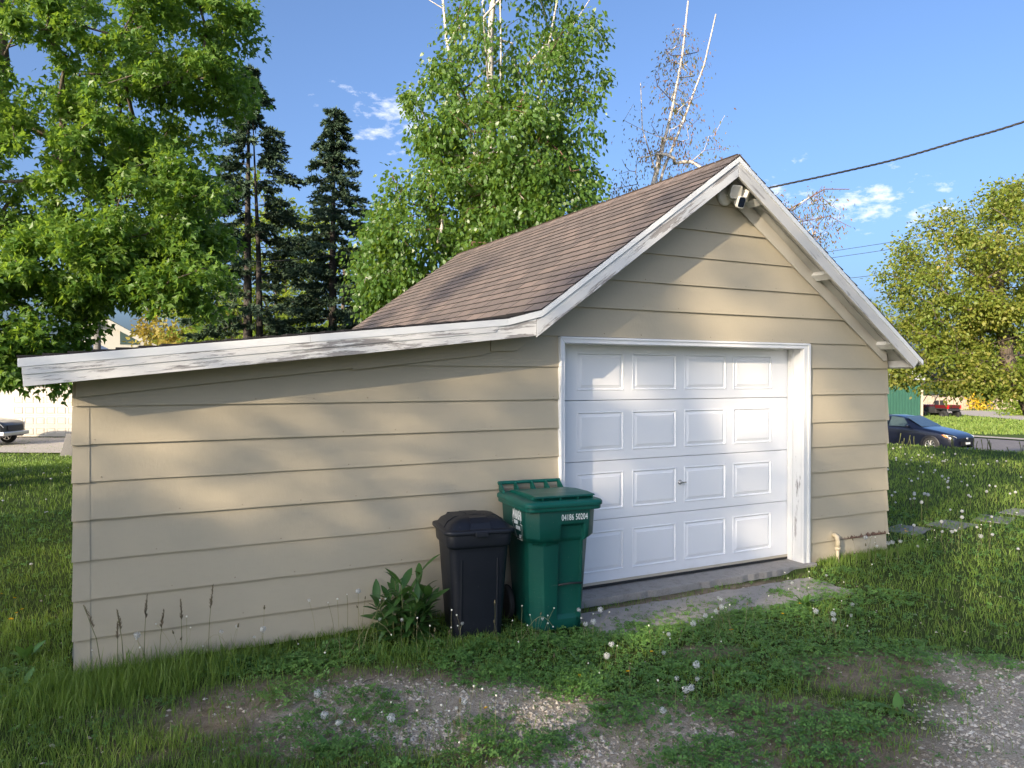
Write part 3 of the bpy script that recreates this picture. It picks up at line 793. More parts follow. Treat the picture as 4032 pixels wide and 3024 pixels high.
# clover and low round-leaved weeds
def clovers(x, y, h, s, rnd):
    n = len(x); z = ground_at(x, y) + h
    a0 = rng.random(n) * 2 * math.pi; tx = rng.normal(0, .30, n); ty = rng.normal(0, .30, n)
    Vs = []
    for k in range(3):
        a = a0 + k * 2.094 + rng.normal(0, .15, n)
        for (ra, wa) in ((.08, 0), (.62, -.52), (1.08, 0.0), (.62, .52)):
            px = s * (ra * np.cos(a) - wa * np.sin(a)); py = s * (ra * np.sin(a) + wa * np.cos(a))
            Vs.append(np.stack([x + px, y + py, z + px * tx + py * ty + (-.10 * s if ra > 1 else 0) + (s * .16 if wa else 0)], -1))
    V = np.stack(Vs, 1).reshape(-1, 3)
    return V, np.arange(n * 12), np.arange(0, n * 12, 4), np.repeat(rnd, 3)
x, y, r = fan(150000, 2.3, 13, 43, .8)
c = clover_mask(x, y) * (1 - .93 * gravel_mask(x, y))
weed = (fbm(x, y, .30, 90) > .64) & (gravel_mask(x, y) < .8)
keep = rng.random(len(x)) < np.maximum(c * .95, np.where(weed, .30, .04))
x, y, r = x[keep], y[keep], r[keep]
nn = fbm(x, y, .35, 31)
P1 = clovers(x, y, (.012 + .06 * nn * rng.random(len(x))), (.011 + .010 * rng.random(len(x))) * np.maximum(1, r / 6.5), np.clip(.65 * rng.random(len(x)) + .7 * (nn - .35), 0, 1))
# leafy mounds by the wall, the bins and among the gravel
mx = np.array([-2.2, -1.9, -1.55, -1.75, -.95, -.62, -.2, .45, .9, 1.35, -2.05, -1.95, .35, .9, 2.0, -.95, -1.15, -.55, .62, 2.9, 3.3, -3.5, -3.35, .25, -.3])
my = np.array([-.25, -.42, -.30, -.55, -.62, -.72, -.86, -.98, -1.12, -1.25, -1.35, -1.62, -2.35, -2.75, -1.25, -2.2, -1.85, -1.65, -2.9, -.62, -.42, .2, -.15, -3.0, -2.85])
mx = mx + rng.normal(0, .06, len(mx)); my = my + rng.normal(0, .04, len(my)); mx = np.concatenate([mx, rng.uniform(-2.2, 2.4, 40)]); my = np.concatenate([my, -.6 - 2.2 * rng.random(40)]); cnt = 150; x = np.repeat(mx, cnt) + rng.normal(0, .13, cnt * len(mx)); y = np.repeat(my, cnt) + rng.normal(0, .10, cnt * len(mx))
hh = .060 * np.exp(-((x - np.repeat(mx, cnt)) ** 2 + (y - np.repeat(my, cnt)) ** 2) / .02) * (.35 + .65 * rng.random(len(x)))
k = keep_free(x, y); x, y, hh = x[k], y[k], hh[k]
P2 = clovers(x, y, .012 + hh, .013 + .010 * rng.random(len(x)), np.clip(.2 + .65 * rng.random(len(x)), 0, 1))
V, L, S, A = merge([P1, P2])
o = link('clover', raw_mesh('clover', V, L, S, M_CLOV, A)); tag(o, 'dark green clover and low weeds spreading over the foreground', 'clover', kind='stuff')

# dead stalks and thatch lying on the bare earth
x, y, r = fan(150000, 2.3, 8, 42)
keep = rng.random(len(x)) < np.clip(dirt_mask(x, y) * .75 + .14 - .25 * gravel_mask(x, y), 0.02, 1)
x, y = x[keep], y[keep]
V, L, S, A = blades(x, y, .03 + .06 * rng.random(len(x)), .0028 * np.ones(len(x)), rng.random(len(x)), .3, .80)
o = link('dead_grass', raw_mesh('dead_grass', V, L, S, M_DEAD, A)); tag(o, 'dry brown grass thatch lying on the bare soil', 'dead grass', kind='stuff')

# crushed stone of the old driveway
M_STONE = leafmat('pale_crushed_stone', [(0, (.27, .225, .17)), (.4, (.43, .37, .295)), (.8, (.56, .50, .41)), (1, (.72, .66, .57))], .85, 0.0, (.3, .3, .3), .15)
x, y, r = fan(150000, 2.3, 8, 42)
keep = rng.random(len(x)) < np.clip(gravel_mask(x, y) * .95 * sstep(.22, .60, fbm(x, y, .28, 55)) + .018, 0, 1)
x, y = x[keep], y[keep]; n = len(x)
s = .0040 + .0110 * rng.random(n) ** 2.6
base = np.array([(1, 0, 0), (0, 1, 0), (-1, 0, 0), (0, -1, 0), (0, 0, 1), (0, 0, -.6)], float)
a = rng.random(n) * 6.28; ca, sa = np.cos(a), np.sin(a)
sc = s[:, None] * (.65 + .7 * rng.random((n, 6)))
B = base[None] * sc[:, :, None]; B[:, :, 2] *= .62; B[:, :, 0] *= 1.25
Vx = B[:, :, 0] * ca[:, None] - B[:, :, 1] * sa[:, None]; Vy = B[:, :, 0] * sa[:, None] + B[:, :, 1] * ca[:, None]
Vz = B[:, :, 2] + (ground_at(x, y) + s * .22)[:, None] + rng.normal(0, .0012, (n, 6))
V = np.stack([Vx + x[:, None], Vy + y[:, None], Vz], -1).reshape(-1, 3)
T = np.array([(0, 1, 4), (1, 2, 4), (2, 3, 4), (3, 0, 4), (1, 0, 5), (2, 1, 5), (3, 2, 5), (0, 3, 5)])
L = (np.arange(n)[:, None, None] * 6 + T[None]).reshape(-1, 3)
o = link('gravel', raw_mesh('gravel', V, L, np.arange(0, len(L) * 3, 3), M_STONE, np.repeat(rng.random(n), 8))); tag(o, 'pale crushed stone of the worn driveway in the foreground', 'gravel', kind='stuff')
# ================================================================== trees
def bark_mat(name, c0, c1, scale=(10, 10, 2.5), bump=.8):
    t = NT(name); v = t.obj()
    f = t.noise(t.map(v, scale), 1.6, 6, .65)
    t.col(t.mix(t.ramp(f, [(.3, 0), (.7, 1)]), c0, c1)); t.p(Roughness=.9, Specular_IOR_Level=.15); t.bump(f, bump, .03); return t.m
M_BARK = bark_mat('grey_brown_bark', (.07, .055, .045), (.19, .155, .125))
M_BARKD = bark_mat('dark_spruce_bark', (.035, .030, .027), (.095, .085, .076))
def birch_bark():
    t = NT('white_birch_bark'); v = t.pos()
    f = t.noise(t.map(v, (6, 6, 26)), 1, 5, .7); g = t.noise(t.map(v, (2.5, 2.5, 2.5)), 1.2, 3)
    c = t.mix(t.ramp(f, [(.60, 0), (.68, 1)]), t.mix(g, (.34, .29, .25), (.62, .58, .53)), (.10, .075, .06))
    t.col(c); t.p(Roughness=.75); return t.m
M_BIRCH = birch_bark()
M_TWIG = plain('reddish_twig_bark', (.16, .085, .06), .8, .3, 3)

LEAF = {
 'maple': [(0, 0), (.30, .46), (.48, .16), (1.0, 0.0), (.48, -.16), (.30, -.46)],
 'ovate': [(0, 0), (.30, .30), (.62, .24), (1.0, 0), (.62, -.24), (.30, -.30)],
 'slim': [(0, 0), (.4, .20), (1.0, 0), (.4, -.20)],
}
def leaves(P, size, rnd, kind='ovate', out=None, droop=.35, updn=.55, curl=.16):
    """one flat-ish leaf blade per point; out = direction the leaf grows"""
    n = len(P); shp = np.array(LEAF[kind]); m = len(shp)
    d = rng.normal(0, 1, (n, 3))
    if out is not None: d = d * .75 + out * 1.0
    d[:, 2] -= droop; d /= np.linalg.norm(d, axis=1)[:, None]
    nr = rng.normal(0, .55, (n, 3)); nr[:, 2] += updn
    s = np.cross(d, nr); s /= (np.linalg.norm(s, axis=1)[:, None] + 1e-9); nn = np.cross(s, d)
    u = shp[None, :, 0, None] * size[:, None, None]; w = shp[None, :, 1, None] * size[:, None, None]
    V = P[:, None] + d[:, None] * u + s[:, None] * w + nn[:, None] * (-curl * np.abs(shp[None, :, 1, None]) * 1.4 - curl * shp[None, :, 0, None] ** 2) * size[:, None, None]
    return V.reshape(-1, 3), np.arange(n * m), np.arange(0, n * m, m), rnd
def skeleton(root_pts, root_r, targets, wig=.10, k_len=1.0, minr=.006, up=0.25):
    """grow limbs from a trunk polyline to target points; returns node positions, parent index, radius"""
    P = [np.array(p, float) for p in root_pts]; par = [-1] + list(range(len(P) - 1)); nt = len(P); isroot = [True] * nt
    base = P[nt // 3]
    order = np.argsort(np.linalg.norm(np.asarray(targets) - np.array(root_pts[-1]) * .5 - base * .5, axis=1))
    tip = []
    for ti in order:
        T = np.asarray(targets[ti]); A = np.array(P)
        dv = T - A; D = np.linalg.norm(dv, axis=1)
        cost = D * (1 + .55 * np.clip((A[:, 2] - T[2]) / (D + 1e-6) + up, 0, 2))
        j = int(np.argmin(cost)); a = A[j]; L = D[j]; ns = max(1, int(L / .55))
        last = j
        for q in range(1, ns + 1):
            f = q / ns; p = a + (T - a) * f + (rng.normal(0, wig * L / ns, 3) if q < ns else 0); p[2] += math.sin(f * math.pi) * L * .06
            P.append(p); par.append(last); isroot.append(False); last = len(P) - 1
        tip.append(last)
    P = np.array(P); n = len(P); load = np.full(n, .0)
    for t in tip: load[t] += 1
    for i in range(n - 1, 0, -1):
        if par[i] >= 0: load[par[i]] += load[i]
    rad = minr * np.maximum(load, .6) ** .46
    rad = np.minimum(rad, root_r)
    for i in range(nt): rad[i] = max(rad[i], root_r * (1 - .75 * i / nt))
    return P, par, rad, nt
def limbs_mesh(P, par, rad, nt, name, mats, split=None):
    """tapered tubes: chains followed from every tip back to its fork"""
    b = MB(); kids = {}
    for i, p in enumerate(par): kids.setdefault(p, []).append(i)
    used = set()
    def chain(i):
        c = [i]
        while True:
            ks = [k for k in kids.get(c[-1], []) if k not in used]
            if not ks: break
            k = max(ks, key=lambda q: rad[q]); used.add(k); c.append(k)
        return c
    used.add(0); chains = [chain(0)]
    for i in range(1, len(P)):
        if i in used: continue
        used.add(i); c = [par[i]] + chain(i); chains.append(c)
    for c in chains:
        rr = [rad[q] for q in c]
        if len(c) > 1 and c[0] == par[c[1]]: rr[0] = min(rr[0], rr[1] * 1.25) if c[0] != 0 else rr[0]
        if c[0] == 0: rr[0] *= 1.25
        mi = 0
        if split is not None and max(rr) < split: mi = 1
        big = max(rr); b.tube([P[q] for q in c], rr, 9 if big > .09 else (5 if big > .02 else 3), mi, cap=False)
    return b.mesh(name, mats)
def in_blobs(n, blobs, shell=.55):
    """points in a union of ellipsoids (cx,cy,cz,rx,ry,rz,weight), pushed toward the outside"""
    wts = np.array([b[6] for b in blobs]); wts = wts / wts.sum()
    k = rng.choice(len(blobs), n, p=wts); B = np.array(blobs)[k]
    d = rng.normal(0, 1, (n, 3)); d /= np.linalg.norm(d, axis=1)[:, None]
    r = rng.random(n) ** (1 / 3.0); r = np.where(rng.random(n) < shell, .72 + .28 * r, r)
    return B[:, :3] + d * B[:, 3:6] * r[:, None], d
def tree(name, label, cat, base, trunk, root_r, blobs, nclus, nleaf, crad, size, kind, mleaf, mbark, group=None, droop=.35, hang=0.0, flat=.8, minr=.006, split=None, shell=.55, updn=.55, extra=None, rot_targets=None, sizevar=.48, sparse=0.0):
    T = empty(name, base, 0, label, cat, group)
    C, od = in_blobs(nclus, blobs, shell)
    if rot_targets is not None: C = np.concatenate([C, rot_targets]); od = np.concatenate([od, np.tile([[0, 0, -1.0]], (len(rot_targets), 1))])
    P, par, rad, nt = skeleton(trunk, root_r, C, minr=minr)
    b0 = np.array(base)
    me = limbs_mesh(P - b0, par, rad, nt, 'trunk', [mbark, M_TWIG] if split else [mbark], split)
    link('trunk', me, T)
    # leaves gather in sprays round the end of each limb
    dens = .45 + 1.1 * rng.random(len(C))
    cnt = np.maximum(3, (nleaf * dens / dens.sum())).astype(int)
    idx = np.repeat(np.arange(len(C)), cnt); n = len(idx)
    off = rng.normal(0, 1, (n, 3)); off /= np.linalg.norm(off, axis=1)[:, None]; off *= (rng.random(n) ** .6)[:, None]
    cr = crad * (.6 + .8 * rng.random(len(C)))
    off = off * cr[idx][:, None]; off[:, 2] *= flat
    if hang:                                            # drooping twigs
        off[:, 2] -= hang * rng.random(n) * cr[idx]
    Lp = C[idx] + off
    o_ = off / (np.linalg.norm(off, axis=1)[:, None] + 1e-9) * .8 + od[idx] * .5
    sz = size * (1 - sizevar + 2 * sizevar * rng.random(n))
    cl = rng.random(len(C))[idx]
    rnd = np.clip(.55 * rng.random(n) + .40 * cl, 0, 1)
    V, L, S, A = leaves(Lp - b0, sz, rnd, kind, o_, droop, updn)
    link('crown', raw_mesh('crown', V, L, S, mleaf, A), T)
    return T

M_MAPLE = leafmat('maple_leaves', [(0, (.050, .12, .022)), (.4, (.092, .185, .032)), (.75, (.16, .255, .048)), (1, (.32, .37, .095))], .40, .46, (.44, .64, .05), .4)
M_BLEAF = leafmat('birch_leaves', [(0, (.048, .112, .024)), (.45, (.085, .17, .032)), (.8, (.145, .23, .045)), (1, (.27, .31, .075))], .38, .44, (.44, .60, .04), .5)
M_SPRU = leafmat('spruce_needles', [(0, (.028, .052, .032)), (.5, (.055, .092, .054)), (.85, (.085, .13, .070)), (1, (.15, .15, .08))], .6, .05, (.05, .1, .03), .25)
M_LIME = leafmat('fresh_yellow_green_leaves', [(0, (.09, .16, .022)), (.5, (.17, .25, .036)), (1, (.30, .34, .06))], .5, .45, (.55, .62, .05))
M_ORANGE = leafmat('orange_green_leaves', [(0, (.14, .16, .03)), (.5, (.28, .24, .05)), (1, (.42, .29, .07))], .5, .40, (.6, .45, .06))
M_CRAB = leafmat('bronze_green_apple_leaves', [(0, (.09, .15, .025)), (.4, (.16, .22, .035)), (.75, (.27, .27, .055)), (.9, (.36, .27, .09)), (1, (.70, .62, .50))], .5, .42, (.55, .58, .05))
M_SEREB = leafmat('sparse_birch_leaves', [(0, (.09, .11, .03)), (.45, (.15, .16, .05)), (.6, (.26, .14, .08)), (1, (.36, .18, .11))], .6, .35, (.4, .3, .08))

# silver maple reaching in from the left
base = (-5.5, 12.8, float(gz(-5.5, 12.8)) - .1)
tree('maple_tree', 'large bright green maple filling the upper left corner', 'tree', base,
     [base, (-5.45, 12.7, 1.4), (-5.3, 12.6, 3.0), (-5.1, 12.5, 4.6), (-5.0, 12.3, 6.2), (-4.8, 12.3, 8.0), (-4.9, 12.4, 10.0)], .34,
     [(-5.0, 12.0, 8.2, 3.6, 3.2, 3.2, 3.2), (-2.7, 11.2, 8.0, 2.3, 2.2, 2.4, 2.0), (-1.55, 10.5, 8.6, 1.25, 1.3, 1.5, .9), (-3.9, 11.3, 5.2, 2.6, 2.0, 2.0, 2.2),
      (-2.4, 10.3, 5.0, 1.6, 1.4, 1.5, 1.1), (-6.8, 12.5, 5.0, 2.6, 2.4, 2.4, 1.2), (-4.7, 10.5, 2.8, 1.5, 1.0, .95, .9), (-3.5, 9.9, 3.9, 1.1, .9, .7, .7), (-1.75, 9.9, 4.5, .7, .8, .7, .4), (-5.8, 10.3, 3.2, 1.3, 1.0, 1.2, .6), (-4.6, 10.0, 2.2, 1.2, .7, .55, .55), (-2.4, 9.7, 3.9, .9, .8, .6, .5), (-1.75, 9.1, 3.5, .6, .6, .55, .35)],
     700, 108000, .37, .118, 'maple', M_MAPLE, M_BARK, droop=.55, flat=.75, minr=.0075, updn=.7, hang=.35)

# leafy birch clump right behind the garage
base = (3.7, 7.7, float(gz(3.7, 7.7)) - .1)
T = tree('birch_tree', 'dense leafy birch rising behind the garage roof', 'tree', base,
     [base, (3.65, 7.65, 1.5), (3.6, 7.6, 3.2), (3.55, 7.6, 5.0), (3.5, 7.6, 6.6), (3.5, 7.6, 8.4), (3.7, 7.6, 10.6)], .14,
     [(3.1, 7.8, 4.6, 1.85, 1.4, 1.6, 4.0), (4.3, 7.2, 5.2, 1.3, 1.2, 1.35, 2.6), (3.6, 7.5, 6.2, 1.4, 1.3, 1.1, 2.3), (2.1, 8.3, 4.1, 1.0, .9, 1.0, 1.3), (4.85, 6.9, 4.2, .7, .8, 1.1, .6), (3.9, 7.3, 3.6, 1.6, 1.2, .8, 1.0),
      (3.9, 7.4, 8.3, 1.25, 1.2, 1.7, 1.15), (2.45, 8.0, 7.2, .62, .7, .75, .38), (4.9, 6.8, 8.0, .62, .7, 1.0, .40), (5.0, 6.7, 6.9, .40, .5, .55, .16), (4.3, 7.2, 10.5, 1.4, 1.3, 1.2, .8), (2.1, 8.2, 6.7, .4, .5, .4, .14)],
     600, 80000, .35, .084, 'ovate', M_BLEAF, M_BIRCH, droop=1.1, flat=1.0, hang=1.0, minr=.0055, split=.024, updn=.25)
# pale stems fanning out of the crown
b = MB()
for pts, r_ in (([(3.6, 7.6, 5.2), (3.05, 7.85, 6.9), (2.75, 7.95, 8.3), (2.65, 8.0, 9.6), (2.45, 8.1, 11.0)], .060), ([(3.6, 7.6, 5.5), (3.62, 7.4, 6.8), (3.66, 7.45, 8.1), (3.60, 7.4, 10.0)], .045),
              ([(3.7, 7.5, 5.4), (4.25, 7.25, 6.8), (4.45, 7.15, 7.8), (4.62, 7.0, 9.0), (5.0, 6.9, 10.4)], .055), ([(2.75, 7.95, 8.2), (3.1, 7.7, 8.8), (3.25, 7.6, 9.8)], .030),
              ([(4.45, 7.15, 7.7), (4.85, 6.9, 8.5), (5.2, 6.7, 9.1)], .026), ([(2.68, 8.0, 8.9), (2.2, 8.2, 9.2), (1.95, 8.3, 9.15)], .018), ([(4.3, 7.2, 6.6), (4.75, 6.9, 6.9), (5.1, 6.7, 7.5)], .018)):
    q = [Vector(p) - Vector(base) for p in pts]; b.tube(q, [r_ * .62 * (1 - .75 * i / len(q)) for i in range(len(q))], 7, 0, cap=False)
b.build('stem', M_BIRCH, T)

# thin, nearly bare birch farther right with reddish drooping twigs
base = (7.55, 8.5, float(gz(7.55, 8.5)) - .1)
tw = []
for (c, r3, n_) in (((8.3, 7.8, 8.4), (.55, .5, 1.5), 34), ((7.5, 8.2, 7.0), (.5, .5, 1.0), 20), ((8.6, 7.6, 7.0), (.45, .5, 1.0), 14), ((10.3, 6.7, 5.55), (.6, .3, .38), 26), ((11.1, 6.3, 5.75), (.55, .3, .3), 22), ((11.0, 6.3, 5.1), (.55, .3, .28), 18), ((9.8, 6.9, 4.9), (.4, .3, .4), 12), ((7.3, 8.3, 5.8), (.5, .5, .5), 12)):
    d = rng.normal(0, .55, (n_, 3)); tw.append(np.array(c) + d * np.array(r3))
T = tree('birch_tree', 'slender sparse birch with bare white forked stems beside the ridge', 'tree', base,
     [base, (7.5, 8.3, 2.0), (7.5, 8.2, 4.0), (7.55, 8.15, 5.4), (7.85, 8.0, 6.6), (8.1, 7.85, 7.8), (8.3, 7.75, 9.0), (8.42, 7.7, 10.2)], .060,
     [(8.2, 7.85, 8.0, .5, .5, 1.7, 1.0)], 46, 4300, .34, .066, 'slim', M_SEREB, M_BIRCH, droop=1.4, flat=1.0, hang=1.1, minr=.0048, split=.013, rot_targets=np.concatenate(tw), updn=.2)
b = MB()
for pts, r_ in (([(7.5, 8.2, 4.2), (7.75, 8.05, 5.7), (7.95, 7.95, 6.5), (8.35, 7.75, 7.6), (8.75, 7.55, 8.8), (8.95, 7.4, 9.9)], .070), ([(7.5, 8.2, 4.6), (7.9, 8.0, 5.6), (7.82, 8.05, 6.4), (7.55, 8.2, 7.4), (7.5, 8.2, 8.4)], .040),
              ([(7.5, 8.25, 3.8), (8.6, 7.6, 4.5), (9.7, 7.0, 4.95), (10.4, 6.65, 5.6), (11.1, 6.3, 6.05), (11.6, 6.05, 6.05)], .042), ([(9.7, 7.0, 4.95), (10.5, 6.6, 5.3), (11.2, 6.25, 5.45), (11.6, 6.0, 5.2)], .022)):
    q = [Vector(p) - Vector(base) for p in pts]; b.tube(q, [r_ * .62 * (1 - .8 * i / len(q)) for i in range(len(q))], 7, 1 if pts[1][0] > 8.5 or pts[0][0] > 9 else 0, cap=False)
b.build('stem', [M_BIRCH, M_TWIG], T)

# flowering apple at the right edge
base = (13.3, 2.75, float(gz(13.3, 2.75)) - .05)
tree('apple_tree', 'spreading apple tree with bronze green leaves at the right edge', 'tree', base,
     [base, (13.15, 2.85, .7), (12.85, 3.05, 1.6), (12.55, 3.2, 2.3), (12.45, 3.3, 3.2), (12.5, 3.3, 4.2)], .19,
     [(12.2, 3.4, 4.1, 1.75, 1.6, 1.25, 3.0), (11.3, 3.9, 3.4, 1.05, 1.1, 1.0, 1.3), (12.9, 3.0, 4.9, 1.2, 1.2, .85, 1.3), (11.3, 3.8, 2.1, 1.05, .9, .42, 1.1), (12.9, 2.9, 2.9, 1.4, 1.2, .9, 1.3), (14.2, 2.4, 3.9, 1.5, 1.4, 1.4, 1.2), (10.85, 4.1, 2.6, .55, .6, .6, .5), (12.2, 3.3, 1.85, .9, .8, .30, .6)],
     560, 64000, .29, .062, 'ovate', M_CRAB, M_BARK, droop=.35, flat=.85, minr=.006, hang=.4)
# leafy sprays hanging lower from it
# broadleaf trees farther back between the spruces
for (bx, by, hgt, rad_, mat, lab, nl) in ((1.7, 28.5, 12.0, 2.6, M_LIME, 'pale green tree showing between the two spruces', 11000), (.5, 31.9, 8.2, 2.2, M_ORANGE, 'orange tinged tree left of the spruces over the lean-to', 9000), (6.0, 27.0, 10.5, 2.6, M_LIME, 'pale green tree half hidden behind the leafy birch', 9000),
                                     (3.9, 30.5, 11.5, 2.5, M_LIME, 'pale green tree right behind the second spruce', 9000), (2.4, 29.6, 7.0, 2.2, M_LIME, 'low yellow green tree left of the first spruce trunk', 6000)):
    z0 = float(gz(bx, by)) - .1
    tree('broadleaf_tree', lab, 'tree', (bx, by, z0), [(bx, by, z0), (bx + .1, by, z0 + hgt * .25), (bx - .1, by, z0 + hgt * .5), (bx, by, z0 + hgt * .75)], .16,
         [(bx, by, z0 + hgt * .62, rad_, rad_, hgt * .36, 2), (bx - .5, by, z0 + hgt * .30, rad_ * .9, rad_ * .8, hgt * .25, 1.1)], 130, nl, .62, .17, 'ovate', mat, M_BARK, group='trees behind the spruces', minr=.013)
for (bx, by, hgt, rad_, mat, lab) in ((86, 44, 8, 5, M_LIME, 'far rounded tree behind the board fence, seen through the apple'), (66, 50, 8, 5, M_LIME, 'far tree behind the green shed'), (-20, 75, 10, 7, M_LIME, 'far tree beyond the white garage at the left edge'), (6, 85, 9, 6, M_LIME, 'far tree beyond the brick house')):
    z0 = float(gz(bx, by)) - .2
    tree('broadleaf_tree', lab, 'tree', (bx, by, z0), [(bx, by, z0), (bx, by, z0 + hgt * .3), (bx, by, z0 + hgt * .7)], .3, [(bx, by, z0 + hgt * .58, rad_, rad_, hgt * .42, 1)], 90, 6000, 1.2, .42, 'ovate', mat, M_BARK, group='distant trees', minr=.03)

# old spruces, open and ragged with the stems showing
def spruce(name, label, base, height, rmax, twin, seed, lo=.14):
    r_ = np.random.default_rng(seed)
    T = empty(name, base, 0, label, 'tree', 'old spruces behind the garage'); b = MB()
    def stem(ox, h, r0): b.tube([(ox * .6, 0, 0), (ox, 0, h * .3), (ox * .9, .03, h * .6), (ox * .5, .0, h * .85), (ox * .3, 0, h)], [r0 * 1.15, r0 * .85, r0 * .55, r0 * .22, .012], 8, 0, cap=False)
    stem(-.08, height, .17)
    if twin: stem(.28, height * .88, .14)
    Pn, Dn, Sn, An = [], [], [], []
    z = height * lo
    while z < height - .12:
        f = (z / height); rr = rmax * min(1.0, (1 - f) * 1.55 + .05) ** .85 * (.70 + .5 * r_.random()) + .10
        nb = int(r_.integers(3, 6)); a0 = r_.random() * 6.28; full = r_.random() < .78 or f > .75
        for k in range(nb):
            a = a0 + k * 6.283 / nb + r_.normal(0, .3); L = rr * (.5 + .65 * r_.random())
            if r_.random() < .15: L *= .45
            dirx, diry = math.cos(a), math.sin(a); ox = .0 if not twin or z > height * .85 else (.28 if dirx > .1 else -.08)
            pts = []; m = 6; sag = .34 + .42 * r_.random()
            for q in range(m + 1):
                t_ = q / m; pts.append((ox + dirx * L * t_ + r_.normal(0, .02), diry * L * t_, z + L * (.16 * t_ - sag * t_ ** 2 + .26 * t_ ** 3)))
            b.tube(pts, [.022 * (1 - .7 * f) * (1.1 - q / m) + .004 for q in range(m + 1)], 3, 0, cap=False)
            bare = (.13 if f < .55 else .10) if f < .8 else .05
            ns = int((20 * L + 5) * (1 if full else .5))
            for q in range(ns):
                t_ = bare + (1 - bare) * r_.random() ** .75; i0 = min(int(t_ * m), m - 1); ft = t_ * m - i0
                p = np.array(pts[i0]) * (1 - ft) + np.array(pts[i0 + 1]) * ft
                sdn = r_.choice([-1, 1]); tl = (.20 + .30 * (1 - abs(t_ - .6))) * (.5 + .7 * r_.random()) * min(1, L + .25)
                dv = np.array([dirx * .85 - sdn * diry * .8, diry * .85 + sdn * dirx * .8, .05 - .75 * r_.random() ** 1.5]); dv /= np.linalg.norm(dv)
                for c in range(6):                    # needle tufts along the twig
                    Pn.append(p + dv * tl * (c / 6)); Dn.append(dv); Sn.append(.105 * (1.25 - .5 * c / 6)); An.append(r_.random())
        z += (.19 + .15 * r_.random()) * (1.25 - .5 * f)
    for q in range(50):
        Pn.append(np.array([0, 0, height - .8 * r_.random()])); d = r_.normal(0, .5, 3); d[2] = abs(d[2]) + .3; Dn.append(d / np.linalg.norm(d)); Sn.append(.12); An.append(r_.random())
    link('trunk', b.mesh('trunk', M_BARKD), T)
    Pn, Dn, Sn, An = np.array(Pn), np.array(Dn), np.array(Sn), np.array(An)
    Vs = []
    for k in range(3):                                # crossed slivers to a tuft
        dj = Dn + r_.normal(0, .42, Dn.shape); dj /= np.linalg.norm(dj, axis=1)[:, None]
        s = np.cross(dj, r_.normal(0, 1, Dn.shape)); s /= np.linalg.norm(s, axis=1)[:, None]
        Vs.append(np.stack([Pn - s * .010, Pn + dj * Sn[:, None] * .6 + s * .024, Pn + dj * Sn[:, None] * 1.4, Pn + dj * Sn[:, None] * .6 - s * .024], 1))
    V = np.concatenate(Vs).reshape(-1, 3); n = len(V) // 4
    link('crown', raw_mesh('crown', V, np.arange(n * 4), np.arange(0, n * 4, 4), M_SPRU, np.tile(An, 3)), T)
spruce('spruce_tree', 'tall dark twin-stemmed spruce half hidden by the maple', (.95, 19.4, float(gz(.95, 19.4)) - .1), 12.2, 2.1, True, 5)
spruce('spruce_tree', 'dark pointed spruce standing clear against the sky', (3.3, 18.2, float(gz(3.3, 18.2)) - .1), 10.8, 1.7, False, 8)
spruce('spruce_tree', 'small dark spruce tucked between the pointed spruce and the birch', (4.7, 17.2, float(gz(4.7, 17.2)) - .1), 6.4, 1.5, False, 13)

# trees across the yard behind the photographer; they throw the dappled shade
rng = np.random.default_rng(SHADE_SEED)
for i, (bx, by, hgt, rx, rz_, nc, nl, lab) in enumerate(SHADE):
    z0 = -.1
    tree('shade_tree', lab, 'tree', (bx, by, z0), [(bx, by, z0), (bx, by, z0 + hgt * .3), (bx + .2, by, z0 + hgt * .55), (bx, by + .2, z0 + hgt * .8)], .25,
         [(bx, by, z0 + hgt * .62, rx, rx, hgt * rz_ * .9, .60), (bx, by, z0 + hgt * .42, rx * 1.05, rx * 1.05, hgt * .28, 1.2)], nc, nl, .62, .24, 'slim', M_MAPLE, M_BARK, group='shade trees behind the photographer', minr=.012)
# ================================================================== wheeled cart and black can
def plastic(name, c, rough=.42, dirt=(.25, .22, .18), amt=.25):
    t = NT(name); v = t.obj()
    f = t.noise(v, 3, 5); base = t.mix(f, tuple(x * .82 for x in c), tuple(x * 1.12 for x in c))
    sc = t.noise(t.map(v, (3, 3, 22)), 2.2, 6, .75)
    base = t.mix(t.math('MULTIPLY', t.ramp(sc, [(.62, 0), (.74, 1)]), amt), base, dirt)
    sp = t.noise(v, 55, 3); base = t.mix(t.math('MULTIPLY', t.ramp(sp, [(.68, 0), (.76, 1)]), amt), base, dirt)
    t.col(base); t.p(Roughness=t.math('ADD', t.math('MULTIPLY', f, .25), rough - .1), Specular_IOR_Level=.4)
    t.bump(t.noise(v, 90, 3), .10, .003); return t.m
M_GREEN = plastic('dark_green_cart_plastic', (.002, .066, .050))
M_GREENL = plastic('green_lid_plastic', (.003, .092, .070), .36)
M_BLACK = plastic('black_can_plastic', (.006, .008, .014), .46, (.10, .10, .11), .22)
M_PRINT = plain('white_stencil_paint', (.78, .80, .78), .6, .1, 40)

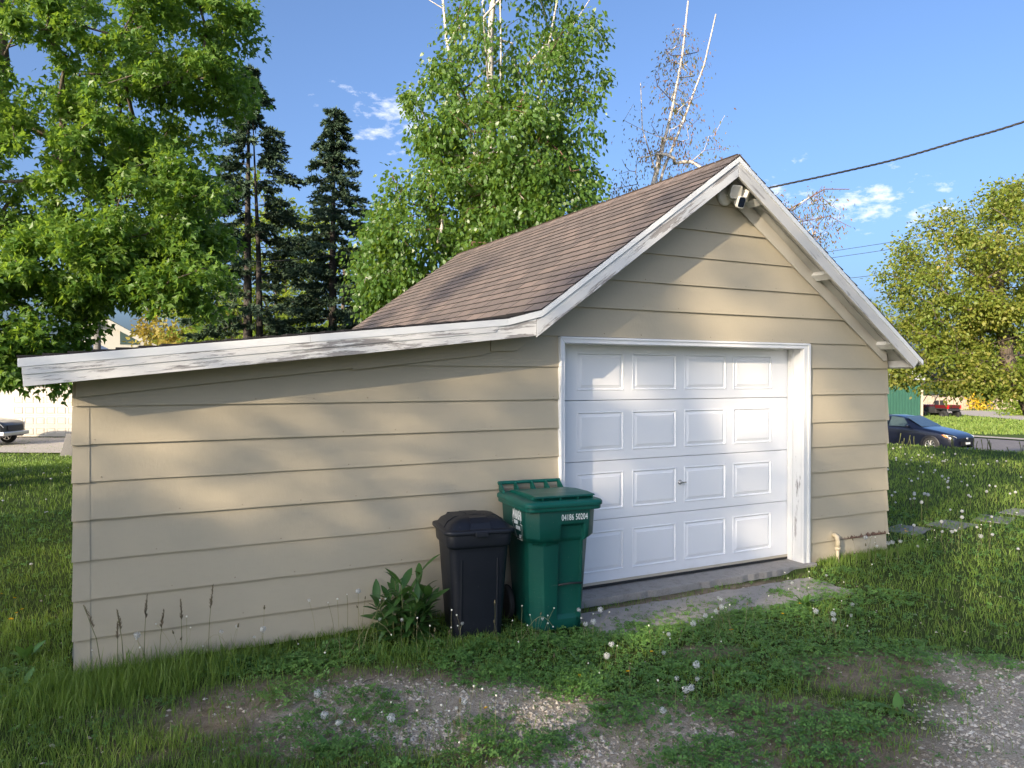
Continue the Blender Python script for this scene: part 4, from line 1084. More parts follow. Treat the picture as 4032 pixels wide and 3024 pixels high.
def rrect(cx, cy, hx, hy, r, n=5):
    pts = []
    for (sx, sy, a0) in ((1, 1, 0), (-1, 1, 90), (-1, -1, 180), (1, -1, 270)):
        for k in range(n + 1):
            a = R(a0 + 90 * k / n); pts.append((cx + sx * (hx - r) + r * math.cos(a), cy + sy * (hy - r) + r * math.sin(a)))
    return pts
def loft(rings, b, mi=0, cap0=True, cap1=True, smooth=True):
    n = len(rings[0][0]); V = [(x, y, z) for pts, z in rings for x, y in pts]
    F = [(i * n + k, i * n + (k + 1) % n, (i + 1) * n + (k + 1) % n, (i + 1) * n + k) for i in range(len(rings) - 1) for k in range(n)]
    base = len(b.v); b.add(V, F, mi, smooth)
    if cap0: b.f.append(tuple(base + k for k in range(n))[::-1]); b.m.append(mi); b.sm.append(False)
    if cap1: b.f.append(tuple(base + (len(rings) - 1) * n + k for k in range(n))); b.m.append(mi); b.sm.append(False)
def text_part(name, s, M, size, mat, parent, sx=1.0, extrude=.0006, spacing=1.0, bold=0):
    cu = bpy.data.curves.new(name, 'FONT'); cu.body = s; cu.size = size; cu.align_x = 'CENTER'; cu.align_y = 'CENTER'; cu.extrude = extrude; cu.space_character = spacing; cu.offset = bold
    cu.resolution_u = 3
    tmp = bpy.data.objects.new('t', cu); COL.objects.link(tmp)
    bpy.context.view_layer.update()
    me = bpy.data.meshes.new_from_object(tmp.evaluated_get(bpy.context.evaluated_depsgraph_get()))
    bpy.data.objects.remove(tmp, do_unlink=True); bpy.data.curves.remove(cu)
    me.materials.clear(); me.materials.append(mat); me.name = name
    o = link(name, me, parent); o.matrix_local = M @ Matrix.Diagonal((sx, 1, 1, 1)); return o

# green cart; local frame: -Y is its front, origin on the ground under its middle
cart = empty('wheeled_cart', (.105, -.395, -.055), R(-6), 'tall green wheeled refuse cart with white stencilled number beside the door', 'trash cart'); cart.scale = (.965, .965, .985)
b = MB()
def body_ring(z, hx, yf, yb, r, notch=0.0, pocket=0.0):
    """outline seen from above; front is flat with a recessed pocket on its right half"""
    px0, px1 = -.02, .165
    pts = [(hx - r, yb), (-hx + r, yb), (-hx, yb - r), (-hx, yf + r * 1.5), (-hx + r * 1.5, yf)]
    pts += [(px0 - .012, yf), (px0, yf + pocket), (px1, yf + pocket), (px1 + .012, yf)]
    pts += [(hx - r * 1.5, yf), (hx, yf + r * 1.5), (hx, yb - r)]
    return pts
rings = []
for z, hx, yf, yb, r, pk in ((.02, .215, -.245, .225, .06, .0), (.06, .222, -.255, .235, .06, .0), (.10, .224, -.257, .238, .06, .0), (.13, .226, -.259, .24, .06, .028), (.40, .240, -.277, .262, .06, .03), (.66, .252, -.294, .282, .058, .03),
                           (.70, .254, -.297, .285, .058, .03), (.715, .270, -.312, .286, .058, .03), (.74, .290, -.326, .288, .055, .038), (.82, .293, -.331, .292, .055, .040), (.845, .294, -.332, .293, .055, .0), (.955, .298, -.338, .297, .055, .0)):
    rings.append((body_ring(z, hx, yf, yb, r, 0, pk), z))
loft(rings, b)
b.build('body', M_GREEN, cart, bevel=.005)
# lip under the lid
b = MB(); loft([(rrect(0, -.02, .318, .338, .06), .948), (rrect(0, -.02, .322, .342, .06), .953), (rrect(0, -.02, .322, .342, .06), .985), (rrect(0, -.02, .316, .336, .06), .99)], b); b.build('rim', M_GREENL, cart, bevel=.003)
# lid: shallow pan with a raised field and a grip slot along the front
b = MB(); loft([(rrect(0, -.022, .330, .352, .07), .980), (rrect(0, -.022, .333, .355, .07), .984), (rrect(0, -.022, .333, .355, .07), 1.008), (rrect(0, -.022, .322, .344, .065), 1.020), (rrect(0, -.015, .300, .318, .06), 1.026)], b)
lid = b.build('lid', M_GREENL, cart, bevel=.003)
b = MB()
prof = [(-.318, 1.048), (-.300, 1.058), (-.18, 1.064), (.02, 1.060), (.22, 1.044), (.27, 1.030), (.27, 1.024), (-.26, 1.024), (-.262, 1.046)]
n = len(prof); V = [(-.235, y, z) for y, z in prof] + [(.275, y, z) for y, z in prof]
V = [(x * (1 - .10 * max(0, (y + .1))), y, z) for x, y, z in V]
b.add(V, [tuple(range(n)), tuple(range(2 * n - 1, n - 1, -1))] + [(i, i + n, (i + 1) % n + n, (i + 1) % n) for i in range(n)])
for x in (-.17, -.02, .13, .255): b.box(x - .004, x + .004, -.312, -.262, 1.022, 1.048)
b.build('lid_grip', M_GREENL, lid, bevel=.003)
b = MB(); b.tube([(-.300, .338, 1.088), (.270, .338, 1.088)], .0155, 10)
for x in (-.285, -.15, .0, .13, .255):
    b.prism([(.20, 1.018), (.335, 1.015), (.354, 1.088), (.338, 1.102), (.30, 1.085)], 'x', x - .006, x + .006)
b.build('handle', M_GREENL, cart, bevel=.002)
b = MB(); b.tube([(-.030, -.283, .372), (.07, -.287, .378), (.175, -.283, .372)], .0075, 8); b.build('catch_bar', M_RUB, cart)
b = MB()
b.add([(-.255, -.300, .705), (-.15, -.322, .712), (-.05, -.324, .708), (-.045, -.30, .690), (-.15, -.302, .680), (-.25, -.27, .690)], [(0, 1, 2, 3, 4, 5)]); b.build('grip_hollow', M_GREEN, cart)
for sx in (-1, 1):
    Mw = Matrix.Translation((sx * .262, .235, .135)) @ Matrix.Rotation(R(90), 4, 'Y')
    w = MB(); w.lathe([(0, -.022), (.09, -.022), (.128, -.024), (.135, -.016), (.135, .016), (.128, .024), (.09, .022), (0, .022)], 24, 0, Mw); w.build('wheel', M_RUB, cart)
t_ = text_part('number_stencil', '04186 50204', Matrix.Translation((.085, -.3376, .893)) @ Matrix.Rotation(R(90), 4, 'X'), .066, M_PRINT, cart, .62, spacing=1.05)
Ml = Matrix.Translation((-.2975, -.085, .825)) @ Matrix.Rotation(R(-90), 4, 'Z') @ Matrix.Rotation(R(90), 4, 'X')
Ml = Ml @ Matrix.Translation((0, 0, .0005))
badge = MB(); ring = []
for k in range(29):
    a = R(205 - 232 * k / 28); ring.append((-.005 + .088 * math.cos(a), .052 + .078 * math.sin(a)))
ring2 = [(-.005 + (p[0] + .005) * .93, .052 + (p[1] - .052) * .93) for p in ring]
V = [tuple(Ml @ Vector((x, y, .0004))) for x, y in ring + ring2]; n = len(ring)
badge.add(V, [(i, i + 1, i + 1 + n, i + n) for i in range(n - 1)])
for (x0, y0, x1, y1) in ((.062, .010, .108, .002), (.1035, .004, .1080, -.112), (.005, -.112, .108, -.107), (-.105, .012, -.08, .012), (-.105, .012, .0, -.10)):
    d = Vector((x1 - x0, y1 - y0)).normalized() * .0022; q = [(x0 - d.y, y0 + d.x), (x1 - d.y, y1 + d.x), (x1 + d.y, y1 - d.x), (x0 + d.y, y0 - d.x)]
    badge.add([tuple(Ml @ Vector((x, y, .0004))) for x, y in q], [(0, 1, 2, 3)])
emb = badge.build('emblem', M_PRINT, cart)
text_part('lettering', 'WABASHA', Ml @ Matrix.Translation((-.002, .066, 0)), .094, M_PRINT, emb, .40, bold=.002)
text_part('lettering', 'RUBBISH', Ml @ Matrix.Translation((-.022, .010, 0)), .040, M_PRINT, emb, .52, bold=.001)
text_part('lettering', 'REMOVAL', Ml @ Matrix.Translation((.022, -.028, 0)), .040, M_PRINT, emb, .52, bold=.001)
text_part('lettering', '1517', Ml @ Matrix.Translation((.068, -.088, 0)), .036, M_PRINT, emb, .6, bold=.001)

# black can
can = empty('trash_can', (-.515, -.345, -.055), R(-10), 'squat black plastic trash can with domed lid left of the green cart', 'trash can'); can.scale = (.93, .93, .98)
b = MB(); rings = []
for z, h, r in ((.0, .185, .05), (.02, .195, .055), (.10, .200, .055), (.66, .238, .06), (.70, .241, .06), (.712, .258, .065), (.73, .262, .065), (.80, .266, .065), (.815, .262, .06)):
    pts = rrect(0, 0, h, h * .97, r, 4); rings.append((pts, z))
loft(rings, b); b.build('body', M_BLACK, can, bevel=.003)
b = MB()
for sx in (-1, 1):
    for x0 in (.15,):                          # ribs pressed into the walls
        V = []
        for z in (.05, .62):
            k = .198 + (.238 - .198) * (z - .05) / .6; V += [(sx * x0 * .9, -k * .975 - .001, z), (sx * (x0 + .012) * .9, -k * .975 - .005, z), (sx * (x0 + .024) * .9, -k * .975 - .001, z)]
        b.add(V, [(0, 1, 4, 3), (1, 2, 5, 4)])
b.build('rib', M_BLACK, can)
b = MB(); loft([(rrect(0, 0, .280, .272, .07, 5), .806), (rrect(0, 0, .288, .280, .075, 5), .810), (rrect(0, 0, .290, .282, .075, 5), .828), (rrect(0, 0, .284, .276, .07, 5), .838), (rrect(0, 0, .255, .248, .06, 5), .842), (rrect(0, 0, .225, .22, .05, 5), .880), (rrect(0, 0, .17, .165, .05, 5), .912), (rrect(0, 0, .12, .115, .05, 5), .922)], b)
lid = b.build('lid', M_BLACK, can, bevel=.003)
b = MB()                                            # cross-shaped raised bands on the dome
for ax in (0, 1):
    for s in (-1, 1):
        for (w0, r0, z0, w1, r1, z1) in ((.085, .258, .846, .078, .228, .886), (.078, .228, .886, .070, .172, .918), (.070, .172, .918, .065, .0, .930)):
            q = [(-w0, s * r0, z0), (w0, s * r0, z0), (w1, s * r1, z1), (-w1, s * r1, z1)]
            if ax: q = [(y, x, z) for x, y, z in q]
            q2 = [(x, y, z - .03) for x, y, z in q]
            b.add(q + q2, [(0, 1, 2, 3), (0, 4, 5, 1), (1, 5, 6, 2), (2, 6, 7, 3), (3, 7, 4, 0)])
b.build('lid_band', M_BLACK, lid)
b = MB(); b.box(-.05, .05, -.298, -.278, .792, .826); b.build('latch', M_BLACK, can, bevel=.004)
b = MB(); b.prism([(.20, .845), (.272, .845), (.268, .892), (.232, .905), (.205, .888)], 'x', -.16, .04); b.build('rear_handle', M_BLACK, can, bevel=.006)

# ================================================================== floodlight camera, cable
M_LAMPW = plain('cream_lamp_housing', (.74, .71, .64), .4, .05)
M_LENS = plain('frosted_lamp_glass', (.60, .56, .48), .25, .05)
M_EYE = plain('black_camera_glass', (.008, .012, .03), .12, .1)
fl = empty('floodlight_camera', (2.27, -.03, 3.60), 0, 'cream floodlight camera with two lamps under the gable peak', 'security light')
b = MB(); b.lathe([(0, 0), (.085, 0), (.088, .010), (.082, .026), (.060, .036), (0, .040)], 24, 0, Matrix.Rotation(R(90), 4, 'X')); b.build('mount', M_LAMPW, fl)
def head(name, p, aim, w, h, d, lensm, neck):
    f = Vector(aim).normalized(); up = Vector((0, 0, 1)); r_ = f.cross(up).normalized(); u = r_.cross(f)
    M = Matrix(((r_.x, u.x, -f.x, p[0]), (r_.y, u.y, -f.y, p[1]), (r_.z, u.z, -f.z, p[2]), (0, 0, 0, 1)))
    b = MB(); rg = []
    for (k, z) in ((.55, .0), (.80, -.02), (.95, -d * .6), (1.0, -d), (.93, -d - .002)): rg.append((rrect(0, 0, w * k, h * k, min(w, h) * .45 * k, 4), z))
    m2 = MB(); loft(rg, m2); b.add([tuple(M @ Vector(v)) for v in m2.v], m2.f, 0, False)
    b.tube([neck, p], .013, 8)
    hd = b.build(name, M_LAMPW, fl, bevel=.003)
    m3 = MB(); loft([(rrect(0, 0, w * .84, h * .84, min(w, h) * .40, 4), -d - .001), (rrect(0, 0, w * .80, h * .80, min(w, h) * .38, 4), -d - .005)], m3)
    q = MB(); q.add([tuple(M @ Vector(v)) for v in m3.v], m3.f); q.build('lens', lensm, hd)
head('lamp_head', (.012, -.10, .045), (-.25, -.9, -.42), .058, .062, .085, M_LENS, (0, -.03, .01))
head('lamp_head', (.115, -.10, .035), (.55, -.75, -.42), .058, .062, .085, M_LENS, (.01, -.03, .01))
head('camera_head', (.060, -.105, -.055), (.02, -.95, -.36), .046, .056, .070, M_EYE, (.005, -.03, -.01))
# twisted service drop
cab = empty('service_cable', (3.62, 1.25, 3.05), 0, 'twisted black service cable rising to the upper right', 'cable')
A = [Vector((3.50, 1.25, 3.99)), Vector((3.62, 0.68, 4.00)), Vector((3.86, 0.04, 4.03)), Vector((4.05, -0.56, 4.06)), Vector((4.22, -1.10, 4.12)), Vector((4.44, -1.56, 4.20)), Vector((5.06, -2.56, 4.49))]
def crom(P, t):
    n = len(P) - 1; i = min(int(t * n), n - 1); f = t * n - i
    p0, p1, p2, p3 = P[max(i - 1, 0)], P[i], P[i + 1], P[min(i + 2, n)]
    return .5 * ((2 * p1) + (p2 - p0) * f + (2 * p0 - 5 * p1 + 4 * p2 - p3) * f * f + (3 * p1 - p0 - 3 * p2 + p3) * f ** 3)
for k in range(3):
    pts = []
    for i in range(241):
        t = i / 240; p = crom(A, t); a = t * 120 + k * 2.094
        pts.append(p + Vector((math.cos(a) * .006, math.cos(a) * .003, math.sin(a) * .006)) - cab.location)
    MB().tube(pts, .0058, 5, cap=False).build('strand', M_RUB, cab)
MB().tube([Vector((3.50, 1.25, 2.98)) - cab.location, Vector((3.50, 1.25, 4.03)) - cab.location], .018, 8).build('mast', M_CHROME, cab)
# ================================================================== street side, right
def lf(depth, right): return (CAM.x + .463 * depth + .886 * right, CAM.y + .886 * depth - .463 * right)
M_ASPH = concrete_mat('worn_street_asphalt', (.15, .14, .14), (.24, .22, .21))
M_PALE = concrete_mat('pale_concrete_drive', (.42, .37, .31), (.52, .46, .39))
def strip_sheet(name, pts, dz, mat, nseg=14, kind='structure'):
    """ground-hugging sheet between two long edges"""
    (a0, a1), (b0, b1) = pts; V = []; F = []; m = 8
    for i in range(nseg + 1):
        p = Vector(a0).lerp(Vector(a1), i / nseg); q = Vector(b0).lerp(Vector(b1), i / nseg)
        for k in range(m + 1):
            r_ = p.lerp(q, k / m); V.append((r_.x, r_.y, float(gz(r_.x, r_.y)) + dz))
    for i in range(nseg):
        for k in range(m): o = i * (m + 1) + k; F.append((o, o + 1, o + m + 2, o + m + 1))
    return tag(MB().add(V, F, 0, True).build(name, mat), kind=kind)
strip_sheet('street', (((30.0, -40), (18.0, 100)), ((38.6, -40), (30.0, 100))), .045, M_ASPH, 60)
strip_sheet('kerb', (((38.7, -40), (30.1, 100)), ((39.6, -40), (31.0, 100))), .10, M_PALE, 60)
strip_sheet('driveway', (((44.0, 8), (62.0, 40)), ((49.5, 6), (68.0, 36))), .06, M_PALE, 20)

def wheel(parent, p, rad, wid, mt, mr, spokes=8, axis='Y'):
    """tyre with a spoked rim; axle along the car's local Y"""
    Mx = Matrix.Translation(p) @ Matrix.Rotation(R(90), 4, 'X')
    w = MB(); w.lathe([(rad * .62, -wid / 2), (rad * .93, -wid / 2), (rad, -wid * .32), (rad, wid * .32), (rad * .93, wid / 2), (rad * .62, wid / 2)], 28, 0, Mx)
    tyre = w.build('wheel', mt, parent)
    r_ = MB()
    for s in (-1, 1):
        r_.lathe([(rad * .64, s * wid * .46), (rad * .60, s * wid * .50), (rad * .56, s * wid * .44)], 28, 0, Mx)
        r_.lathe([(0.001, s * wid * .45), (rad * .14, s * wid * .45), (rad * .16, s * wid * .36)], 14, 0, Mx)
        for k in range(spokes):
            a = 2 * math.pi * k / spokes
            for da in (-.10, .10):
                c0, s0 = math.cos(a + da * 1.2), math.sin(a + da * 1.2); c1, s1 = math.cos(a + da * .5), math.sin(a + da * .5)
                q = [(rad * .12 * c0, rad * .12 * s0, s * wid * .44), (rad * .58 * c1, rad * .58 * s1, s * wid * .40)]
                r_.beam(Mx @ Vector(q[0]), Mx @ Vector(q[1]), rad * .06, rad * .07)
    r_.build('rim', mr, tyre)
    d = MB(); d.lathe([(0.001, 0), (rad * .60, 0), (rad * .60, .004), (0.001, .004)], 20, 0, Mx); d.build('brake_disc', M_RUB, tyre)
M_TYRE = plain('tyre_rubber', (.018, .018, .018), .8, .2, 20)
M_RIM = plain('bright_alloy', (.62, .61, .60), .3, .08, metallic=.9)
M_GLASS = plain('tinted_car_glass', (.05, .075, .075), .05, .2, 2, spec=.9)
M_AMBER = plain('amber_lens', (.75, .20, .03), .2)
M_HEADL = plain('headlamp_glass', (.55, .58, .60), .1, .2, 30, spec=.8)
M_BLKP = plain('black_trim_plastic', (.012, .012, .014), .5)
def carpaint(name, c):
    t = NT(name); t.col(c); t.p(Roughness=.35, Metallic=.1, Coat_Weight=.7, Coat_Roughness=.06); return t.m
M_NAVY = carpaint('navy_car_paint', (.004, .006, .018))
M_SILV = carpaint('grey_car_paint', (.06, .065, .075))
def car(name, label, cat, loc, rz, S, paint, wheels, wr, tall):
    """S: sections front to back (x, half width, z bottom, z belt, z roof, roof half width); glass where roof stands above belt"""
    T = empty(name, loc, rz, label, cat); n = len(S)
    b = MB(); rows = []
    for (x, hw, z0, zb, zr_, rw) in S:
        zs = z0 + (zb - z0) * .55
        rows.append([(x, -hw * .86, z0), (x, -hw * .97, z0 + .06), (x, -hw, zs), (x, -hw * .985, zb - .04), (x, -hw * .93, zb), (x, -rw, zr_ - .03 if zr_ > zb + .1 else zr_ - .005), (x, -rw * .8, zr_), (x, 0, zr_ + .02),
                     (x, rw * .8, zr_), (x, rw, zr_ - .03 if zr_ > zb + .1 else zr_ - .005), (x, hw * .93, zb), (x, hw * .985, zb - .04), (x, hw, zs), (x, hw * .97, z0 + .06), (x, hw * .86, z0)])
    m = len(rows[0]); V = [p for r_ in rows for p in r_]
    F = [(i * m + k, i * m + k + 1, (i + 1) * m + k + 1, (i + 1) * m + k) for i in range(n - 1) for k in range(m - 1)]
    F += [tuple(range(m))[::-1], tuple((n - 1) * m + k for k in range(m))]
    b.add(V, F, 0, True); body = b.build('body', paint, T, subsurf=2)
    return T, body
# blue-black saloon: local +X = nose
loc = (26.6, 15.1, float(gz(26.6, 15.1)) + .045)
S = [(2.30, .58, .32, .60, .62, .50), (2.24, .74, .22, .66, .70, .60), (2.05, .84, .18, .74, .79, .68), (1.55, .89, .17, .84, .90, .74), (.98, .90, .17, .92, .98, .76), (.90, .90, .17, .93, 1.00, .76), (.10, .90, .17, .96, 1.40, .60), (-.35, .90, .17, .97, 1.435, .60), (-1.0, .90, .17, .98, 1.41, .59), (-1.75, .89, .18, 1.00, 1.06, .66), (-2.15, .86, .22, 1.00, 1.02, .68), (-2.33, .74, .34, .95, .97, .60)]
CAR, body = car('parked_car', 'dark blue parked saloon beyond the garage right corner', 'car', loc, R(-90 + 4), S, M_NAVY, None, .32, 0)
for x in (1.38, -1.32):
    for s in (-1, 1):
        wheel(CAR, (x, s * .80, .32), .325, .21, M_TYRE, M_RIM, 9)
        a = MB(); Mx = Matrix.Translation((x, s * .905, .32)) @ Matrix.Rotation(R(90), 4, 'X'); a.lathe([(.33, 0.006), (.40, 0.0), (.405, .012), (.33, .012)], 26, 0, Mx); a.build('wheel_arch', M_BLKP, CAR)
def pane(parent, name, pts, mat, th=.006):
    o = MB().add(pts, [tuple(range(len(pts)))]).build(name, mat, parent); s_ = o.modifiers.new('thick', 'SOLIDIFY'); s_.thickness = th; s_.offset = 0; return o
pane(CAR, 'windscreen', [(.93, -.68, 1.015), (.93, .68, 1.015), (.16, .56, 1.405), (.16, -.56, 1.405)], M_GLASS)
pane(CAR, 'rear_window', [(-1.68, .60, 1.09), (-1.68, -.60, 1.09), (-1.08, -.53, 1.415), (-1.08, .53, 1.415)], M_GLASS)
for s in (-1, 1):
    pane(CAR, 'side_window', [(.52, s * .872, 1.00), (.16, s * .66, 1.34), (-.38, s * .640, 1.39), (-.38, s * .868, 1.00)], M_GLASS)
    pane(CAR, 'side_window', [(-.46, s * .868, 1.01), (-.46, s * .640, 1.39), (-1.05, s * .645, 1.36), (-1.42, s * .80, 1.08), (-1.30, s * .865, 1.02)], M_GLASS)
    m_ = MB(); m_.lathe([(0.001, -.10), (.06, -.085), (.075, 0), (.06, .08), (0.001, .095)], 12, 0, Matrix.Translation((.52, s * 1.00, 1.03)) @ Matrix.Rotation(R(90), 4, 'X')); m_.build('mirror', M_NAVY, CAR)
    pane(CAR, 'headlight', [(1.86, s * .868, .765), (2.20, s * .66, .700), (2.265, s * .60, .640), (2.00, s * .845, .660)], M_HEADL, .02)
    pane(CAR, 'turn_lamp', [(1.82, s * .892, .755), (1.98, s * .862, .745), (2.06, s * .838, .640), (1.97, s * .868, .655)], M_AMBER, .02)
pane(CAR, 'grille', [(2.33, -.42, .34), (2.33, .42, .34), (2.345, .46, .50), (2.345, -.46, .50)], M_BLKP, .03)
pane(CAR, 'upper_grille', [(2.32, -.44, .585), (2.32, .44, .585), (2.315, .40, .625), (2.315, -.40, .625)], M_BLKP, .03)
pane(CAR, 'licence_plate', [(2.368, -.15, .38), (2.368, .15, .38), (2.368, .15, .46), (2.368, -.15, .46)], M_PRINT, .01)
MB().lathe([(0.001, 0), (.055, 0), (.055, .02), (.03, .03), (0.001, .03)], 16, 0, Matrix.Translation((2.335, 0, .60)) @ Matrix.Rotation(R(90), 4, 'Y')).build('badge', M_RIM, CAR)

# green metal shed with a board door
M_SHED = plain('green_ribbed_steel', (.032, .105, .075), .45, .1, 2)
M_POST = plain('pale_wood_trim', (.55, .43, .31), .8, .15, 4)
zs = -1.30
SH = empty('metal_shed', (51.3, 31.5, zs), R(-27.6), 'green ribbed metal shed across the street', 'shed')
Bm = MB(); Bm.box(-6.0, 0, .02, 4, 0, 3.0); Bm.build('wall', M_SHED, SH)
for i in range(27):
    if 11 <= i <= 13: continue
    MB().box(-6.0 + i * .225, -6.0 + i * .225 + .06, -.05, .0195, .02, 2.98).build('rib', M_SHED, SH)
MB().box(-.02, .12, -.06, .10, 0, 3.0).build('corner_post', M_POST, SH)
MB().box(-3.52, -2.75, -.035, .019, 0, 2.2).build('door', M_POST, SH)
MB().prism([(-.4, 3.0), (4.4, 3.0), (2.0, 4.0)], 'x', -6.3, .3).build('roof', M_SOFF, SH)
MB().box(-3.25, -3.05, -.06, -.036, 1.1, 1.35).build('meter_box', M_PRINT, SH)
# red and black utility vehicle, back towards us
M_RED = carpaint('red_body_plastic', (.11, .012, .014)); M_CHAR = plain('charcoal_plastic', (.03, .03, .032), .6)
UT = empty('utility_vehicle', (54.45, 31.9, -1.33), R(-27.6 + 18), 'red and black off-road utility vehicle parked beside the green shed', 'utility vehicle')
for sx in (-1, 1):
    for yy in (-.75, 1.25):
        Mx = Matrix.Translation((sx * .62, yy, .35)) @ Matrix.Rotation(R(90), 4, 'Y')
        w = MB(); w.lathe([(.18, -.14), (.30, -.15), (.36, -.10), (.36, .10), (.30, .15), (.18, .14)], 22, 0, Mx); o = w.build('wheel', M_TYRE, UT)
        r_ = MB(); r_.lathe([(.001, -.10), (.17, -.12), (.19, -.14), (.19, .14), (.17, .12), (.001, .10)], 16, 0, Mx); r_.build('rim', M_CHAR, o)
MB().box(-.62, .62, -1.05, .05, .78, .86).build('cargo_bed', M_CHAR, UT, bevel=.02)
for q in ((-.66, -.58, -1.1, .05), (.58, .66, -1.1, .05)): MB().box(q[0], q[1], q[2], q[3], .86, 1.12).build('bed_side', M_RED, UT, bevel=.02)
MB().box(-.60, .60, -1.12, -1.05, .88, 1.12).build('tailgate', M_RED, UT, bevel=.02)
for sx in (-1, 1): MB().box(sx * .60 - .06, sx * .60 + .06, -1.14, -1.02, .84, 1.10).build('tail_lamp', plain('red_lamp_lens', (.6, .02, .02), .3), UT, bevel=.01)
MB().box(-.58, .58, -1.16, -1.06, .66, .80).build('bumper', M_CHAR, UT, bevel=.02)
MB().box(-.55, .55, .06, 1.85, .45, .95).build('body', M_CHAR, UT, bevel=.06)
MB().box(-.58, .58, 1.0, 1.9, .80, 1.10).build('hood', M_RED, UT, bevel=.08)
rc = MB()
for sx in (-1, 1): rc.tube([(sx * .58, .10, .9), (sx * .56, .15, 1.75), (sx * .54, .9, 1.85), (sx * .58, 1.45, 1.05)], .03, 8)
rc.tube([(-.56, .15, 1.72), (.56, .15, 1.72)], .03, 8); rc.build('roll_cage', M_CHAR, UT)
MB().box(-.62, .62, .02, 1.05, 1.84, 1.92).build('canopy', M_CHAR, UT, bevel=.03)
for sx in (-.28, .28): MB().box(sx - .2, sx + .2, .2, .32, .95, 1.45).build('seat', M_CHAR, UT, bevel=.04)
rc = MB()
for sx in (-1, 1): rc.tube([(0, -.75, .5), (sx * .5, -.75, .35)], .04, 8); rc.tube([(sx * .2, -.6, .75), (sx * .45, -.75, .38)], .035, 8)
rc.build('axle', M_CHAR, UT)
# weathered board fence
M_FENCE = bark_mat('weathered_fence_boards', (.33, .26, .20), (.50, .41, .32), (6, 6, 1.2), .2)
FE = empty('board_fence', (70, 40.8, -1.5), 0, 'weathered pale board fence behind the utility vehicle', 'fence')
bm = MB().box(-.07, .07, -.012, .012, 0, 1.72).mesh('board', M_FENCE)
for i in range(64):
    o = link('board', bm, FE); o.location = (-6 + .886 * .16 * i, -(-6 + .463 * .16 * i) - 6, random.uniform(-.05, .03)); o.rotation_euler = (random.uniform(-.02, .02), 0, R(-27.6))
# yellow shrub, green bush, low shrubs
M_YEL = leafmat('yellow_blossom', [(0, (.45, .30, .02)), (1, (.80, .58, .04))], .6, .3, (.9, .7, .05))
def bush(name, label, cat, c, r3, n, size, mat, group=None, stems=True, kind='ovate'):
    z0 = float(gz(c[0], c[1])); T = empty(name, (c[0], c[1], z0), 0, label, cat, group)
    d = rng.normal(0, 1, (n, 3)); d /= np.linalg.norm(d, axis=1)[:, None]; d *= (rng.random(n) ** .45)[:, None]
    lump = 1 + .30 * np.sin(d[:, 0] * 7 + 1) * np.sin(d[:, 1] * 6) + .2 * np.sin(d[:, 2] * 9)
    P = d * np.array(r3) * lump[:, None]; P[:, 2] += r3[2] * .95; k = P[:, 2] > .02; P = P[k]; d = d[k]
    V, L, S_, A = leaves(P, size * (.7 + .6 * rng.random(len(P))), rng.random(len(P)), kind, d, .2)
    link('foliage', raw_mesh('foliage', V, L, S_, mat, A), T)
    b = MB()
    for k in range(7):
        a = k * .9; b.tube([(0, 0, -.1), (math.cos(a) * r3[0] * .35, math.sin(a) * r3[1] * .35, r3[2] * .8), (math.cos(a) * r3[0] * .6, math.sin(a) * r3[1] * .6, r3[2] * 1.4)], [.03, .02, .008], 4, cap=False)
    b.build('stems', M_BARK, T); return T
bush('flowering_shrub', 'bright yellow flowering shrub seen through the apple branches', 'shrub', lf(71, 43.3), (1.25, 1.0, 1.1), 1300, .17, M_YEL)
bush('green_bush', 'low leafy bush in front of the board fence', 'bush', (62.0, 29.6), (2.8, 1.6, .8), 2600, .20, M_LIME)
bush('dark_bush', 'dark rounded bush at the left edge of the lawn', 'bush', (-6.15, 10.3), (1.1, .9, .62), 5200, .07, M_BLEAF)
# stepping stones in the right lawn
M_SLATE = concrete_mat('grey_stepping_stone', (.19, .19, .185), (.28, .275, .265))
for i, (x, y, a, lab) in enumerate(((6.05, .72, 20, 'grey stepping stone nearest the garage wall'), (6.93, .70, 12, 'largest grey stepping stone, second from the garage wall'), (7.92, .72, 25, 'grey stepping stone third from the garage wall'), (8.85, .88, 15, 'grey stepping stone farthest from the garage at the right edge'))):
    z = float(ground_at(x, y)); o = rough_slab('stepping_stone', [(-.30, -.20), (.28, -.22), (.31, .2), (-.27, .22)], -.05, .012, M_SLATE, None, .02, .12)
    o.location = (x, y, z); o.rotation_euler = (0, 0, R(a)); tag(o, lab, 'stepping stone', 'stepping stones in the right lawn')

